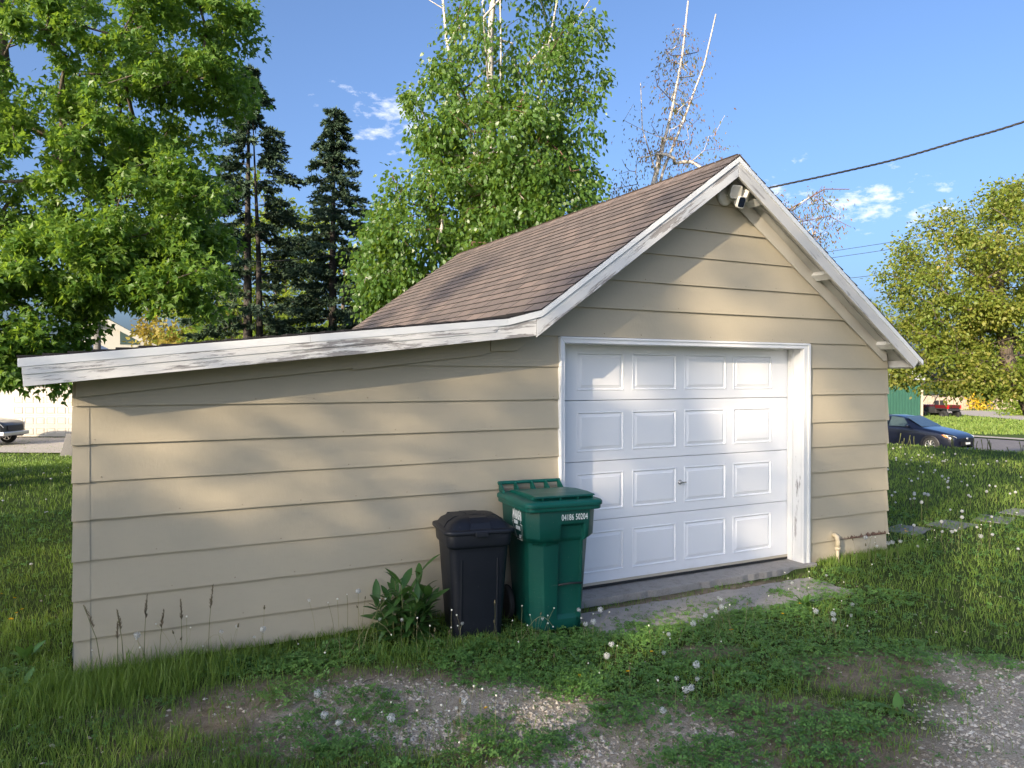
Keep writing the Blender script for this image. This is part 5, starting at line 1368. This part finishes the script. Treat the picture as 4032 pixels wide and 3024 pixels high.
# ================================================================== left background
h0 = R(-27.6)
gx, gy = lf(38.8, -23.4); gzv = -1.10
FG = empty('white_garage', (gx, gy, gzv), h0, 'white neighbouring garage with panelled door beyond the left lawn', 'garage')
M_WSID = plain('white_vinyl_siding', (.44, .415, .36), .6, .06)
MB().box(-4.6, 3.2, .10, 6, 0, 2.65).build('wall', M_WSID, FG)
for i in range(6): MB().box(-4.6, 3.2, .072, .0995, 2.13 + i * .09, 2.20 + i * .09).build('siding_board', M_WSID, FG)
M_DOORF = plain('cream_white_panel_door', (.40, .37, .32), .5, .04)
for i in range(4):
    sec = MB().box(-1.85, 2.05, .05, .0715, .01 + i * .53, .535 + i * .53).build('door_section', M_DOORF, FG)
    for k in range(7):
        x0 = -1.75 + k * .545; p = MB(); rings_ = []
        for ins, dy in ((0, .0495), (.02, .030), (.05, .046), (.07, .040)): rings_.append([(x0 + ins, dy, .10 + i * .53 + ins), (x0 + .44 - ins, dy, .10 + i * .53 + ins), (x0 + .44 - ins, dy, .44 + i * .53 - ins), (x0 + ins, dy, .44 + i * .53 - ins)])
        V = [v for r_ in rings_ for v in r_]; p.add(V, [(a * 4 + q, a * 4 + (q + 1) % 4, (a + 1) * 4 + (q + 1) % 4, (a + 1) * 4 + q) for a in range(3) for q in range(4)] + [(12, 13, 14, 15)]); p.build('raised_panel', M_DOORF, sec)
MB().prism([(-5.0, 2.62), (3.6, 2.62), (3.6, 2.75), (-.7, 4.9), (-5.0, 2.75)], 'y', -.25, 6.3).build('roof', M_SOFF, FG)
strip_sheet('neighbour_drive', ((lf(33.0, -40), lf(30.2, -14)), (lf(38.6, -40), lf(38.6, -14))), .05, M_PALE, 16)
# grey pick-up nose at the left edge
tx, ty = lf(34.5, -22.3)
S = [(2.62, .62, .42, .86, .90, .52), (2.55, .84, .34, .96, 1.00, .70), (2.35, .92, .32, 1.02, 1.08, .78), (1.75, .95, .32, 1.08, 1.15, .80), (1.10, .95, .32, 1.12, 1.19, .80), (.40, .95, .32, 1.14, 1.72, .66), (-.6, .95, .32, 1.14, 1.78, .66), (-1.5, .95, .34, 1.14, 1.70, .66), (-1.9, .94, .36, 1.10, 1.16, .76), (-2.6, .90, .42, 1.06, 1.10, .74)]
TR, _ = car('parked_truck', 'grey vehicle nose poking in at the left edge before the white garage', 'car', (tx - 2.62 * .875, ty + 2.62 * .485, float(gz(tx, ty)) + .06), R(-29), S, M_SILV, None, .36, 0)
for x in (1.75, -1.6):
    for s in (-1, 1): wheel(TR, (x, s * .82, .36), .36, .24, M_TYRE, M_RIM, 6)
for s in (-1, 1):
    pane(TR, 'headlight', [(2.12, s * .945, 1.0), (2.50, s * .84, .985), (2.60, s * .70, .80), (2.2, s * .94, .80)], M_HEADL, .03)
    pane(TR, 'turn_lamp', [(2.05, s * .955, .95), (2.16, s * .948, .95), (2.16, s * .95, .83), (2.05, s * .957, .83)], M_AMBER, .03)
    pane(TR, 'side_window', [(.85, s * .92, 1.18), (.40, s * .72, 1.62), (-.5, s * .70, 1.68), (-.5, s * .92, 1.18)], M_GLASS)
pane(TR, 'windscreen', [(1.08, -.72, 1.22), (1.08, .72, 1.22), (.48, .62, 1.70), (.48, -.62, 1.70)], M_GLASS)
MB().box(2.50, 2.72, -.86, .86, .42, .60).build('bumper', M_RIM, TR, bevel=.04)
pane(TR, 'grille', [(2.66, -.5, .64), (2.66, .5, .64), (2.64, .5, .88), (2.64, -.5, .88)], M_BLKP, .03)
# stub of grey stone by the neighbour's drive
sx_, sy_ = lf(29.6, -17.0); b = MB(); rg = []
for z, w, d in ((-.2, .36, .22), (0, .33, .21), (.3, .27, .19), (.62, .215, .17), (.84, .19, .15), (.88, .16, .12)):
    rg.append(([(p[0] + .10 * z + random.uniform(-.012, .012), p[1] + random.uniform(-.012, .012)) for p in rrect(0, 0, w, d, .06, 3)], z))
loft(rg, b); o = b.build('stone_post', concrete_mat('dark_weathered_stone', (.07, .07, .07), (.14, .135, .13))); o.location = (sx_, sy_, float(gz(sx_, sy_))); o.rotation_euler = (0, 0, R(-27)); tag(o, 'leaning grey stone post on the left lawn by the garage corner', 'stone post')
# brick house roof over the lean-to
hx_, hy_ = lf(60, -31.9); HZ = -1.4
HO = empty('brick_house', (hx_, hy_, HZ), R(-27.6 + 24), 'brick house with green shingled roof and white gable trim behind the lean-to', 'house')
def brick_mat():
    t = NT('red_brick'); bk = t.n('TexBrick'); t.l(t.map(t.obj(), (1, 1, 1), (R(90), 0, 0)), bk.inputs['Vector']); bk.inputs['Scale'].default_value = 4.0
    bk.inputs['Color1'].default_value = (.42, .13, .06, 1); bk.inputs['Color2'].default_value = (.34, .10, .05, 1); bk.inputs['Mortar'].default_value = (.5, .42, .36, 1); bk.inputs['Mortar Size'].default_value = .02
    t.col(bk.outputs['Color']); t.p(Roughness=.9); return t.m
M_BRICK = brick_mat(); M_GROOF = plain('grey_green_roof_shingle', (.10, .125, .105), .9, .3, 5, bump=.5, bscale=12)
MB().box(-4.3, 4.3, .0, 11, 0, 5.4).build('wall', M_BRICK, HO)
MB().prism([(-4.3, 5.4), (4.3, 5.4), (0, 7.85)], 'y', .01, 11).build('gable', M_WSID, HO)
b = MB(); b.prism([(0, 7.9), (4.9, 5.1), (4.9, 5.25), (0, 8.08)], 'y', -.4, 11.4); b.prism([(0, 7.9), (0, 8.08), (-4.9, 5.25), (-4.9, 5.1)], 'y', -.4, 11.4); rf = b.build('roof', M_GROOF, HO)
MB().prism([(0, 7.62), (4.9, 4.85), (4.92, 5.24), (0, 8.05)], 'y', -.46, -.402).build('rake_board', M_WSID, rf); MB().prism([(0, 7.62), (0, 8.05), (-4.92, 5.24), (-4.9, 4.85)], 'y', -.46, -.402).build('rake_board', M_WSID, rf)
for k in range(24):
    f = k / 24; MB().prism([(.2 + 4.7 * f, 8.09 - .17 - 2.83 * f * 1.0 + .08), (.2 + 4.7 * f + .2, 8.09 - .17 - 2.83 * f - .115 + .08), (.2 + 4.7 * f + .2, 8.09 - .17 - 2.83 * f - .115 + .11), (.2 + 4.7 * f, 8.09 - .17 - 2.83 * f + .085)], 'y', -.41, 11.41).build('shingle_course', M_GROOF, rf)
MB().box(-1.2, -.6, 5, 5.7, 6.8, 8.9).build('chimney', M_BRICK, rf)
MB().prism([(1.2, 5.9), (2.6, 5.9), (2.6, 7.0), (1.2, 7.0)], 'y', -.02, .008).build('gable_window', M_GLASS, HO)
# utility pole and the lines
px_, py_ = lf(36, -19.4)
UP = empty('utility_pole', (px_, py_, float(gz(px_, py_)) - .2), 0, 'weathered grey utility pole standing behind the maple', 'utility pole')
MB().tube([(0, 0, 0), (0, 0, 5), (.03, 0, 10.5)], [.17, .155, .12], 12).build('pole', bark_mat('grey_pole_wood', (.10, .095, .09), (.22, .21, .20), (8, 8, 1)), UP)
MB().box(-1.1, 1.1, -.06, .06, 9.6, 9.72).build('crossarm', M_BARK, UP)
MB().tube([(.19, -.05, 0), (.17, -.05, 4.2)], .03, 6).build('conduit', M_RIM, UP)
def wire(label, A, B, sag, r_):
    A, B = Vector(A), Vector(B); pts = [A.lerp(B, i / 24) - Vector((0, 0, sag * 4 * (i / 24) * (1 - i / 24))) for i in range(25)]
    o = empty('overhead_wire', A, 0, label, 'wire', 'thin overhead wires'); MB().tube([p - A for p in pts], r_, 4, cap=False).build('strand', M_RUB, o)
wire('black drop wire from the rear of the garage roof to the pole', (3.6, 6.3, 4.62), (px_, py_, 8.4), .9, .009)
wire('upper thin wire crossing behind the spruces', (px_, py_, 8.9), (22, 32, 9.0), .8, .011)
for i, (z1, z2) in enumerate(((6.9, 8.6), (7.3, 9.0), (5.6, 7.0))):
    wire(('lowest', 'middle', 'topmost')[(1, 2, 0)[i]] + ' thin wire right of the gable in front of the apple crown', (34, 40, z1 + 2.3), (44, -20, z2 + 2.5), .6, .016)
# ================================================================== dandelions, weeds, leafy clumps
M_STEM = leafmat('pale_flower_stalk', [(0, (.10, .12, .04)), (.5, (.20, .20, .085)), (1, (.38, .33, .19))], .6, .2, (.4, .4, .15))
M_PUFF = leafmat('white_seed_fluff', [(0, (.62, .62, .60)), (1, (.80, .80, .78))], .9, .5, (.7, .7, .68), .05)
M_TIP = plain('pale_seed_receptacle', (.70, .68, .58), .8, .1, 60)
M_DFL = leafmat('dandelion_yellow', [(0, (.70, .38, .01)), (1, (.85, .58, .02))], .7, .3, (.9, .6, .02))
M_BUD = plain('brown_green_bud', (.12, .10, .05), .8, .2, 80)
def puff_mesh(name='seed_head', r=.019, n=110, seed=1):
    q = np.random.default_rng(seed); d = q.normal(0, 1, (n, 3)); d /= np.linalg.norm(d, axis=1)[:, None]
    s = np.cross(d, q.normal(0, 1, (n, 3))); s /= np.linalg.norm(s, axis=1)[:, None]; t = np.cross(d, s)
    rr = r * (.85 + .2 * q.random(n))[:, None]
    V = np.stack([d * .003 - s * .00035, d * .003 + s * .00035, d * rr], 1).reshape(-1, 3)      # filaments
    W_ = np.stack([d * rr * 1.0 + s * r * .17, d * rr * 1.04 + t * r * .17, d * rr - s * r * .17, d * rr * 1.04 - t * r * .17], 1).reshape(-1, 3)   # parachutes
    L = np.concatenate([np.arange(3 * n), 3 * n + np.arange(4 * n)]); S = np.concatenate([np.arange(0, 3 * n, 3), 3 * n + np.arange(0, 4 * n, 4)])
    return raw_mesh(name, np.concatenate([V, W_]), L, S, M_PUFF, q.random(2 * n))
def flower_mesh():
    q = np.random.default_rng(4); n = 70; a = q.random(n) * 6.283; rr = .017 * (.35 + .65 * q.random(n)); h = .006 * (1 - rr / .02) + .002
    c, s = np.cos(a), np.sin(a); V = np.stack([np.stack([c * .001 - s * .0018, s * .001 + c * .0018, h * 0], -1), np.stack([c * .001 + s * .0018, s * .001 - c * .0018, h * 0], -1), np.stack([c * rr + s * .0016, s * rr - c * .0016, h], -1), np.stack([c * rr - s * .0016, s * rr + c * .0016, h], -1)], 1).reshape(-1, 3)
    return raw_mesh('flower_head', V, np.arange(4 * n), np.arange(0, 4 * n, 4), M_DFL, q.random(n))
PUFFS = [puff_mesh(seed=k) for k in range(3)]; FLOWER = flower_mesh()
HALF = puff_mesh(r=.013, n=50, seed=9)
TIPM = MB().lathe([(0, -.007), (.0045, -.004), (.0055, .001), (.0035, .004), (0, .005)], 8).mesh('receptacle', M_TIP)
BUDM = MB().lathe([(0, -.012), (.004, -.009), (.006, -.002), (.004, .006), (.0025, .010), (.004, .013), (0, .014)], 8).mesh('bud', [M_BUD])
STEMS = []
for k in range(7):
    q = random.Random(30 + k); b = MB(); pts = []; lean = q.uniform(.02, .30) * (1 if k < 5 else 2.2); an = q.uniform(0, 6.28); bow = q.uniform(-.06, .06)
    for i in range(8):
        t = i / 7; off = lean * t ** 1.6; z = t * (1 - .25 * lean * t)
        if k == 6: z = math.sin(t * 2.5) * .62; off = t * .75                     # a stalk that has bent over
        pts.append(Vector((math.cos(an) * off + math.sin(an) * bow * math.sin(3 * t), math.sin(an) * off - math.cos(an) * bow * math.sin(3 * t), z)))
    V = []; b.tube(pts, [.0038] * 8, 4, cap=False)
    me = b.mesh('stalk', M_STEM); a = me.attributes.new('rnd', 'FLOAT', 'FACE'); a.data.foreach_set('value', np.full(len(me.polygons), q.random(), np.float32)); STEMS.append((me, pts[-1].copy(), (pts[-1] - pts[-2]).normalized()))
def dandelion(x, y, h, typ, label, group, k=None):
    z = float(ground_at(x, y)); k = random.randrange(6) if k is None else k
    T = empty('dandelion', (x, y, z - .005), random.uniform(0, 6.28), label, 'dandelion', group)
    me, tip, td = STEMS[k]
    s = link('stalk', me, T); th = random.uniform(.85, 1.25); s.scale = (h, h, h)
    hd = {'puff': random.choice(PUFFS), 'half': HALF, 'tip': TIPM, 'bud': BUDM, 'flower': FLOWER}[typ]
    o = link({'puff': 'seed_head', 'half': 'seed_head', 'tip': 'receptacle', 'bud': 'bud', 'flower': 'flower_head'}[typ], hd, T)
    o.location = tip * h; o.rotation_euler = td.to_track_quat('Z', 'Y').to_euler()
    sc_ = random.uniform(.8, 1.2); o.scale = (sc_, sc_, sc_); return T
TYP = {'puff': 'white dandelion clock', 'half': 'half blown dandelion clock', 'tip': 'bare dandelion stalk with pale tip', 'bud': 'closed dandelion bud', 'flower': 'yellow dandelion flower'}
def patch(cx, cy, rx, ry, n, hs, mix, where, ang=0):
    for _ in range(n):
        u, v = random.gauss(0, .45) * rx, random.gauss(0, .45) * ry; x = cx + u * math.cos(R(ang)) - v * math.sin(R(ang)); y = cy + u * math.sin(R(ang)) + v * math.cos(R(ang))
        if not keep_free(np.array([x]), np.array([y]))[0]: continue
        typ = random.choices(list(mix), list(mix.values()))[0]
        k = 6 if (typ == 'tip' and random.random() < .18) else None
        dandelion(x, y, random.uniform(*hs) * (.35 if typ == 'flower' else 1), typ, TYP[typ] + ' ' + where, 'dandelions ' + where, k)
MIX = {'puff': .22, 'half': .14, 'tip': .46, 'bud': .18}
patch(-2.35, -.16, .75, .14, 19, (.20, .36), MIX, 'against the foot of the left wall')
patch(-1.45, -.38, .35, .16, 15, (.24, .46), {'puff': .25, 'half': .1, 'tip': .5, 'bud': .15}, 'left of the leafy clump')
patch(-.85, -.66, .30, .12, 12, (.16, .30), {'tip': .7, 'bud': .2, 'half': .1}, 'in front of the leafy clump')
patch(-.35, -.78, .30, .12, 14, (.18, .34), {'tip': .7, 'bud': .2, 'half': .1}, 'in front of the black can')
patch(.25, -.88, .32, .12, 7, (.16, .30), {'puff': .45, 'tip': .4, 'bud': .15}, 'in front of the green cart')
patch(1.05, -1.28, .28, .14, 13, (.16, .30), MIX, 'in the clover before the door')
patch(1.75, -1.75, .30, .18, 12, (.14, .26), MIX, 'at the edge of the gravel drive')
patch(.25, -1.35, .55, .28, 15, (.10, .22), MIX, 'in the middle of the clover')
patch(-1.30, -1.95, .30, .18, 14, (.14, .30), MIX, 'on the near gravel patch')
patch(-1.75, -1.45, .30, .22, 12, (.06, .16), MIX, 'on the bare soil left of the gravel')
patch(-.15, -2.15, .45, .22, 10, (.10, .24), MIX, 'on the thatch at the bottom')
patch(2.55, -.75, .60, .30, 12, (.12, .24), MIX, 'right of the concrete apron')
patch(4.15, -.30, .50, .18, 14, (.18, .34), MIX, 'by the right corner of the garage')
patch(5.4, -.35, .8, .45, 20, (.18, .36), MIX, 'in the lawn just past the garage corner')
patch(-.6, -1.4, .9, .5, 4, (.12, .2), {'flower': 1}, 'in the foreground')
patch(1.6, -1.2, .9, .5, 4, (.12, .2), {'flower': 1}, 'in the right foreground')
patch(-3.75, 1.6, .35, 1.3, 9, (.22, .34), {'flower': 1}, 'in the left lawn')
patch(5.6, .4, 1.0, .6, 4, (.3, .4), {'flower': 1}, 'in the right lawn')
# smaller ones farther off in the lawn: one mesh each
FARD = []
for k in range(3):
    b = MB(); me0, tip, td = STEMS[k]; hh = .26
    b.tube([(0, 0, 0), (tip.x * hh * .4, tip.y * hh * .4, hh * .6), (tip.x * hh, tip.y * hh, tip.z * hh)], .0045, 3, 0, cap=False)
    c = Vector(tip) * hh; M = Matrix.Translation(c)
    b.lathe([(0, -.022), (.016, -.016), (.0225, -.002), (.018, .013), (.008, .021), (0, .022)], 8, 1, M); FARD.append(b.mesh('dandelion', [M_STEM, M_PUFF]))
cnt = 0
while cnt < 100:
    x, y = random.uniform(5.0, 14.5), random.uniform(-2.2, 7.5)
    if abs(math.degrees(math.atan2(x - CAM.x, y - CAM.y)) - HEAD) > 35 or (x < 4.9) or math.degrees(math.atan2(x - CAM.x, y - CAM.y)) < 52.4: continue
    o = link('dandelion', random.choice(FARD)); o.location = (x, y, float(ground_at(x, y))); s = random.uniform(.6, 1.15); o.scale = (s, s, s * random.uniform(.7, 1.1)); o.rotation_euler = (0, 0, random.uniform(0, 6.28))
    tag(o, 'small white dandelion clock ' + ('on the far sunlit band of the right lawn' if x > 11.5 else 'in the shade of the garage beyond the stepping stones' if y > 1.3 else 'near the row of stepping stones' if y > 0 else 'on the near right lawn before the stepping stones'), 'dandelion', 'dandelions scattered over the right lawn'); cnt += 1
cnt = 0
while cnt < 18:
    x, y = random.uniform(-7.5, -3.35), random.uniform(2.5, 16)
    a = math.degrees(math.atan2(x - CAM.x, y - CAM.y)) - HEAD
    if abs(a) > 35 or a > -29.6: continue
    o = link('dandelion', random.choice(FARD)); o.location = (x, y, float(ground_at(x, y))); s = random.uniform(.5, .9); o.scale = (s, s, s * .7); o.rotation_euler = (0, 0, random.uniform(0, 6.28))
    tag(o, 'small white dandelion clock scattered over the left lawn', 'dandelion', 'dandelions scattered over the left lawn'); cnt += 1
# dry stalks along the crest of the lawn
DRY = MB().tube([(0, 0, 0), (.01, .01, .16), (.02, -.01, .30)], [.010, .009, .012], 4).mesh('dry_stalk', M_STEM)
for i in range(40):
    yv = random.uniform(4.5, 12.0); x = 17.2 - .27 * (yv - 7) + random.gauss(0, .25)
    o = link('dry_stalk', DRY); o.location = (x, yv, float(gz(x, yv))); o.scale = (1, 1, random.uniform(.6, 1.25)); o.rotation_euler = (random.uniform(-.2, .2), random.uniform(-.2, .2), random.uniform(0, 6))
    tag(o, 'pale dry stalk standing on the lawn crest ' + ('before the blue car' if yv > 8.0 else 'right of the blue car'), 'dry stalk', 'dry stalks on the lawn crest')

# leaf parts for the bigger plants
def long_leaf(name, L, w, mat, fold=.25, droop=.5, n=6):
    b = MB(); V = []
    for i in range(n + 1):
        t = i / n; ww = w * (math.sin(math.pi * min(1, t * .92 + .06)) ** .8) * (1 - .15 * t); x = L * (t - .10 * t * t); z = -droop * L * t * t + .10 * L * t
        V += [(x, -ww, z + fold * ww), (x, 0, z), (x, ww, z + fold * ww)]
    F = []
    for i in range(n): o = i * 3; F += [(o, o + 1, o + 4, o + 3), (o + 1, o + 2, o + 5, o + 4)]
    b.add(V, F, 0, True); me = b.mesh(name, mat); a = me.attributes.new('rnd', 'FLOAT', 'FACE'); a.data.foreach_set('value', np.full(len(me.polygons), random.uniform(.2, .8), np.float32)); return me
M_PEON = leafmat('deep_green_leaf', [(0, (.022, .062, .016)), (.5, (.040, .105, .024)), (1, (.075, .155, .035))], .38, .25, (.2, .4, .05), .5)
LV = [long_leaf('leaf', .18, .027, M_PEON, .25, d_) for d_ in (.1, .35, .7)] + [long_leaf('leaf', .13, .021, M_PEON, .3, .3)]
CL = empty('leafy_perennial', (-1.03, -.33, float(ground_at(-1.03, -.33))), 0, 'bushy green leafy plant against the wall left of the black can', 'plant'); CL.scale = (.9, .9, 1.02)
q = random.Random(7)
for k in range(20):
    a = k * 2.4; r0 = .04 + .15 * q.random(); bx, by = math.cos(a) * r0, math.sin(a) * r0 * .7; H = q.uniform(.22, .45); lx, ly = math.cos(a) * q.uniform(.03, .15), math.sin(a) * q.uniform(.02, .10)
    P = [Vector((bx, by, 0)), Vector((bx + lx * .4, by + ly * .4, H * .55)), Vector((bx + lx, by + ly, H))]
    MB().tube(P, [.007, .006, .003], 5).build('stem', M_STEM, CL)
    for i in range(11):
        t = .18 + .82 * i / 10; p = P[0].lerp(P[1], t / .55) if t < .55 else P[1].lerp(P[2], (t - .55) / .45)
        o = link('leaf', q.choice(LV if t < .8 else LV[:1] + LV[3:]), CL); o.location = p
        o.rotation_euler = (q.uniform(-.3, .3), -(.15 + 1.0 * max(0, t - .35)) + q.uniform(-.25, .25), i * 2.4 + a + q.uniform(-.3, .3)); s = q.uniform(.9, 1.4) * (1 if t > .3 else .9); o.scale = (s, s, s)
# rosettes of broad leaves
DV = [long_leaf('leaf', .20, .036, M_CLOV, .2, .1), long_leaf('leaf', .15, .028, M_CLOV, .2, .5)]
def rosette(x, y, n, s0, label, up=.9):
    T = empty('broadleaf_weed', (x, y, float(ground_at(x, y)) + .005), 0, label, 'weed')
    MB().lathe([(0, .0), (.012, .004), (.008, .02), (0, .03)], 7).build('crown', M_STEM, T)
    for i in range(n):
        o = link('leaf', random.choice(DV), T); o.rotation_euler = (random.uniform(-.2, .2), -random.uniform(.1, up), i * 2.4 + random.uniform(-.3, .3)); s = s0 * random.uniform(.7, 1.1); o.scale = (s, s, s)
rosette(2.22, -1.06, 13, .95, 'upright broad leaved weed at the end of the concrete apron', 1.2)
rosette(-1.95, -1.72, 11, .7, 'flat leafy rosette at the lower left of the gravel')
rosette(-.42, -1.92, 10, .55, 'leafy rosette in the middle of the near gravel', 1.0)
rosette(-.12, -1.20, 9, .6, 'broad leaved weed at the left rim of the clover')
rosette(-3.45, .55, 12, .9, 'large leaved weed at the left garage corner', 1.0)
rosette(-3.42, -.02, 10, .8, 'leafy weed at the foot of the left corner', .9)
rosette(1.05, -2.75, 10, .65, 'light green weed at the bottom right thatch', .8)
rosette(.62, -1.85, 8, .5, 'small rosette in the clover below the door', .7)
# tall flowering grasses at the left corner
for i, (x, y, h, tilt) in enumerate(((-2.98, -.10, .50, -.22), (-2.86, -.10, .44, -.10), (-2.75, -.12, .52, .04), (-2.66, -.09, .40, .08), (-2.52, -.11, .46, -.02), (-2.36, -.10, .53, .06), (-2.9, -.16, .38, .0))):
    z = float(ground_at(x, y)); T = empty('seed_grass', (x, y, z), 0, ('first', 'second', 'third', 'fourth', 'fifth', 'sixth', 'shortest')[i] + ' tall grass stalk with seed plume from the left wall corner', 'grass stalk', 'tall seeding grasses by the left wall corner')
    tip = Vector((tilt * h, -.02, h)); MB().tube([(0, 0, 0), (tilt * h * .35, -.005, h * .55), tip], [.0028, .0024, .0016], 4).build('stalk', M_STEM, T)
    b = MB(); qq = random.Random(i)
    for k in range(46):
        t = .70 + .30 * k / 46; p = Vector((tilt * h * t * t, -.02 * t, h * t)); a = qq.uniform(0, 6.28); L = .020 * (1.15 - (t - .7) / .3) + .006; d = Vector((math.cos(a) * .55, math.sin(a) * .55, 1)).normalized()
        b.tube([p, p + d * L * .6, p + d * L], [.0012, .0022, .0004], 3, cap=False)
    b.build('plume', M_DEAD, T)
# bits of fallen leaf and twig on the bare earth
TWG = MB().tube([(0, 0, 0), (.04, .01, .004), (.09, .0, .002), (.13, .02, .006)], [.003, .003, .0025, .0015], 4).mesh('fallen_twig', M_BARK)
for i, (x, y, a) in enumerate(((-1.55, -.95, 20), (.35, -2.45, 75), (-.2, -1.62, 10), (.9, -2.55, 120), (1.5, -2.1, 40), (-2.0, -1.3, 60))):
    o = link('fallen_twig', TWG); o.location = (x, y, float(ground_at(x, y)) + .01); o.rotation_euler = (0, 0, R(a)); tag(o, ('thin twig lying on soil left of the gravel', 'thin twig on the thatch at the bottom centre', 'thin twig between gravel and clover', 'thin twig on the thatch toward the bottom right', 'thin twig by the right gravel drive', 'thin twig at the left rim of the gravel')[i], 'twig', 'twigs on the ground')
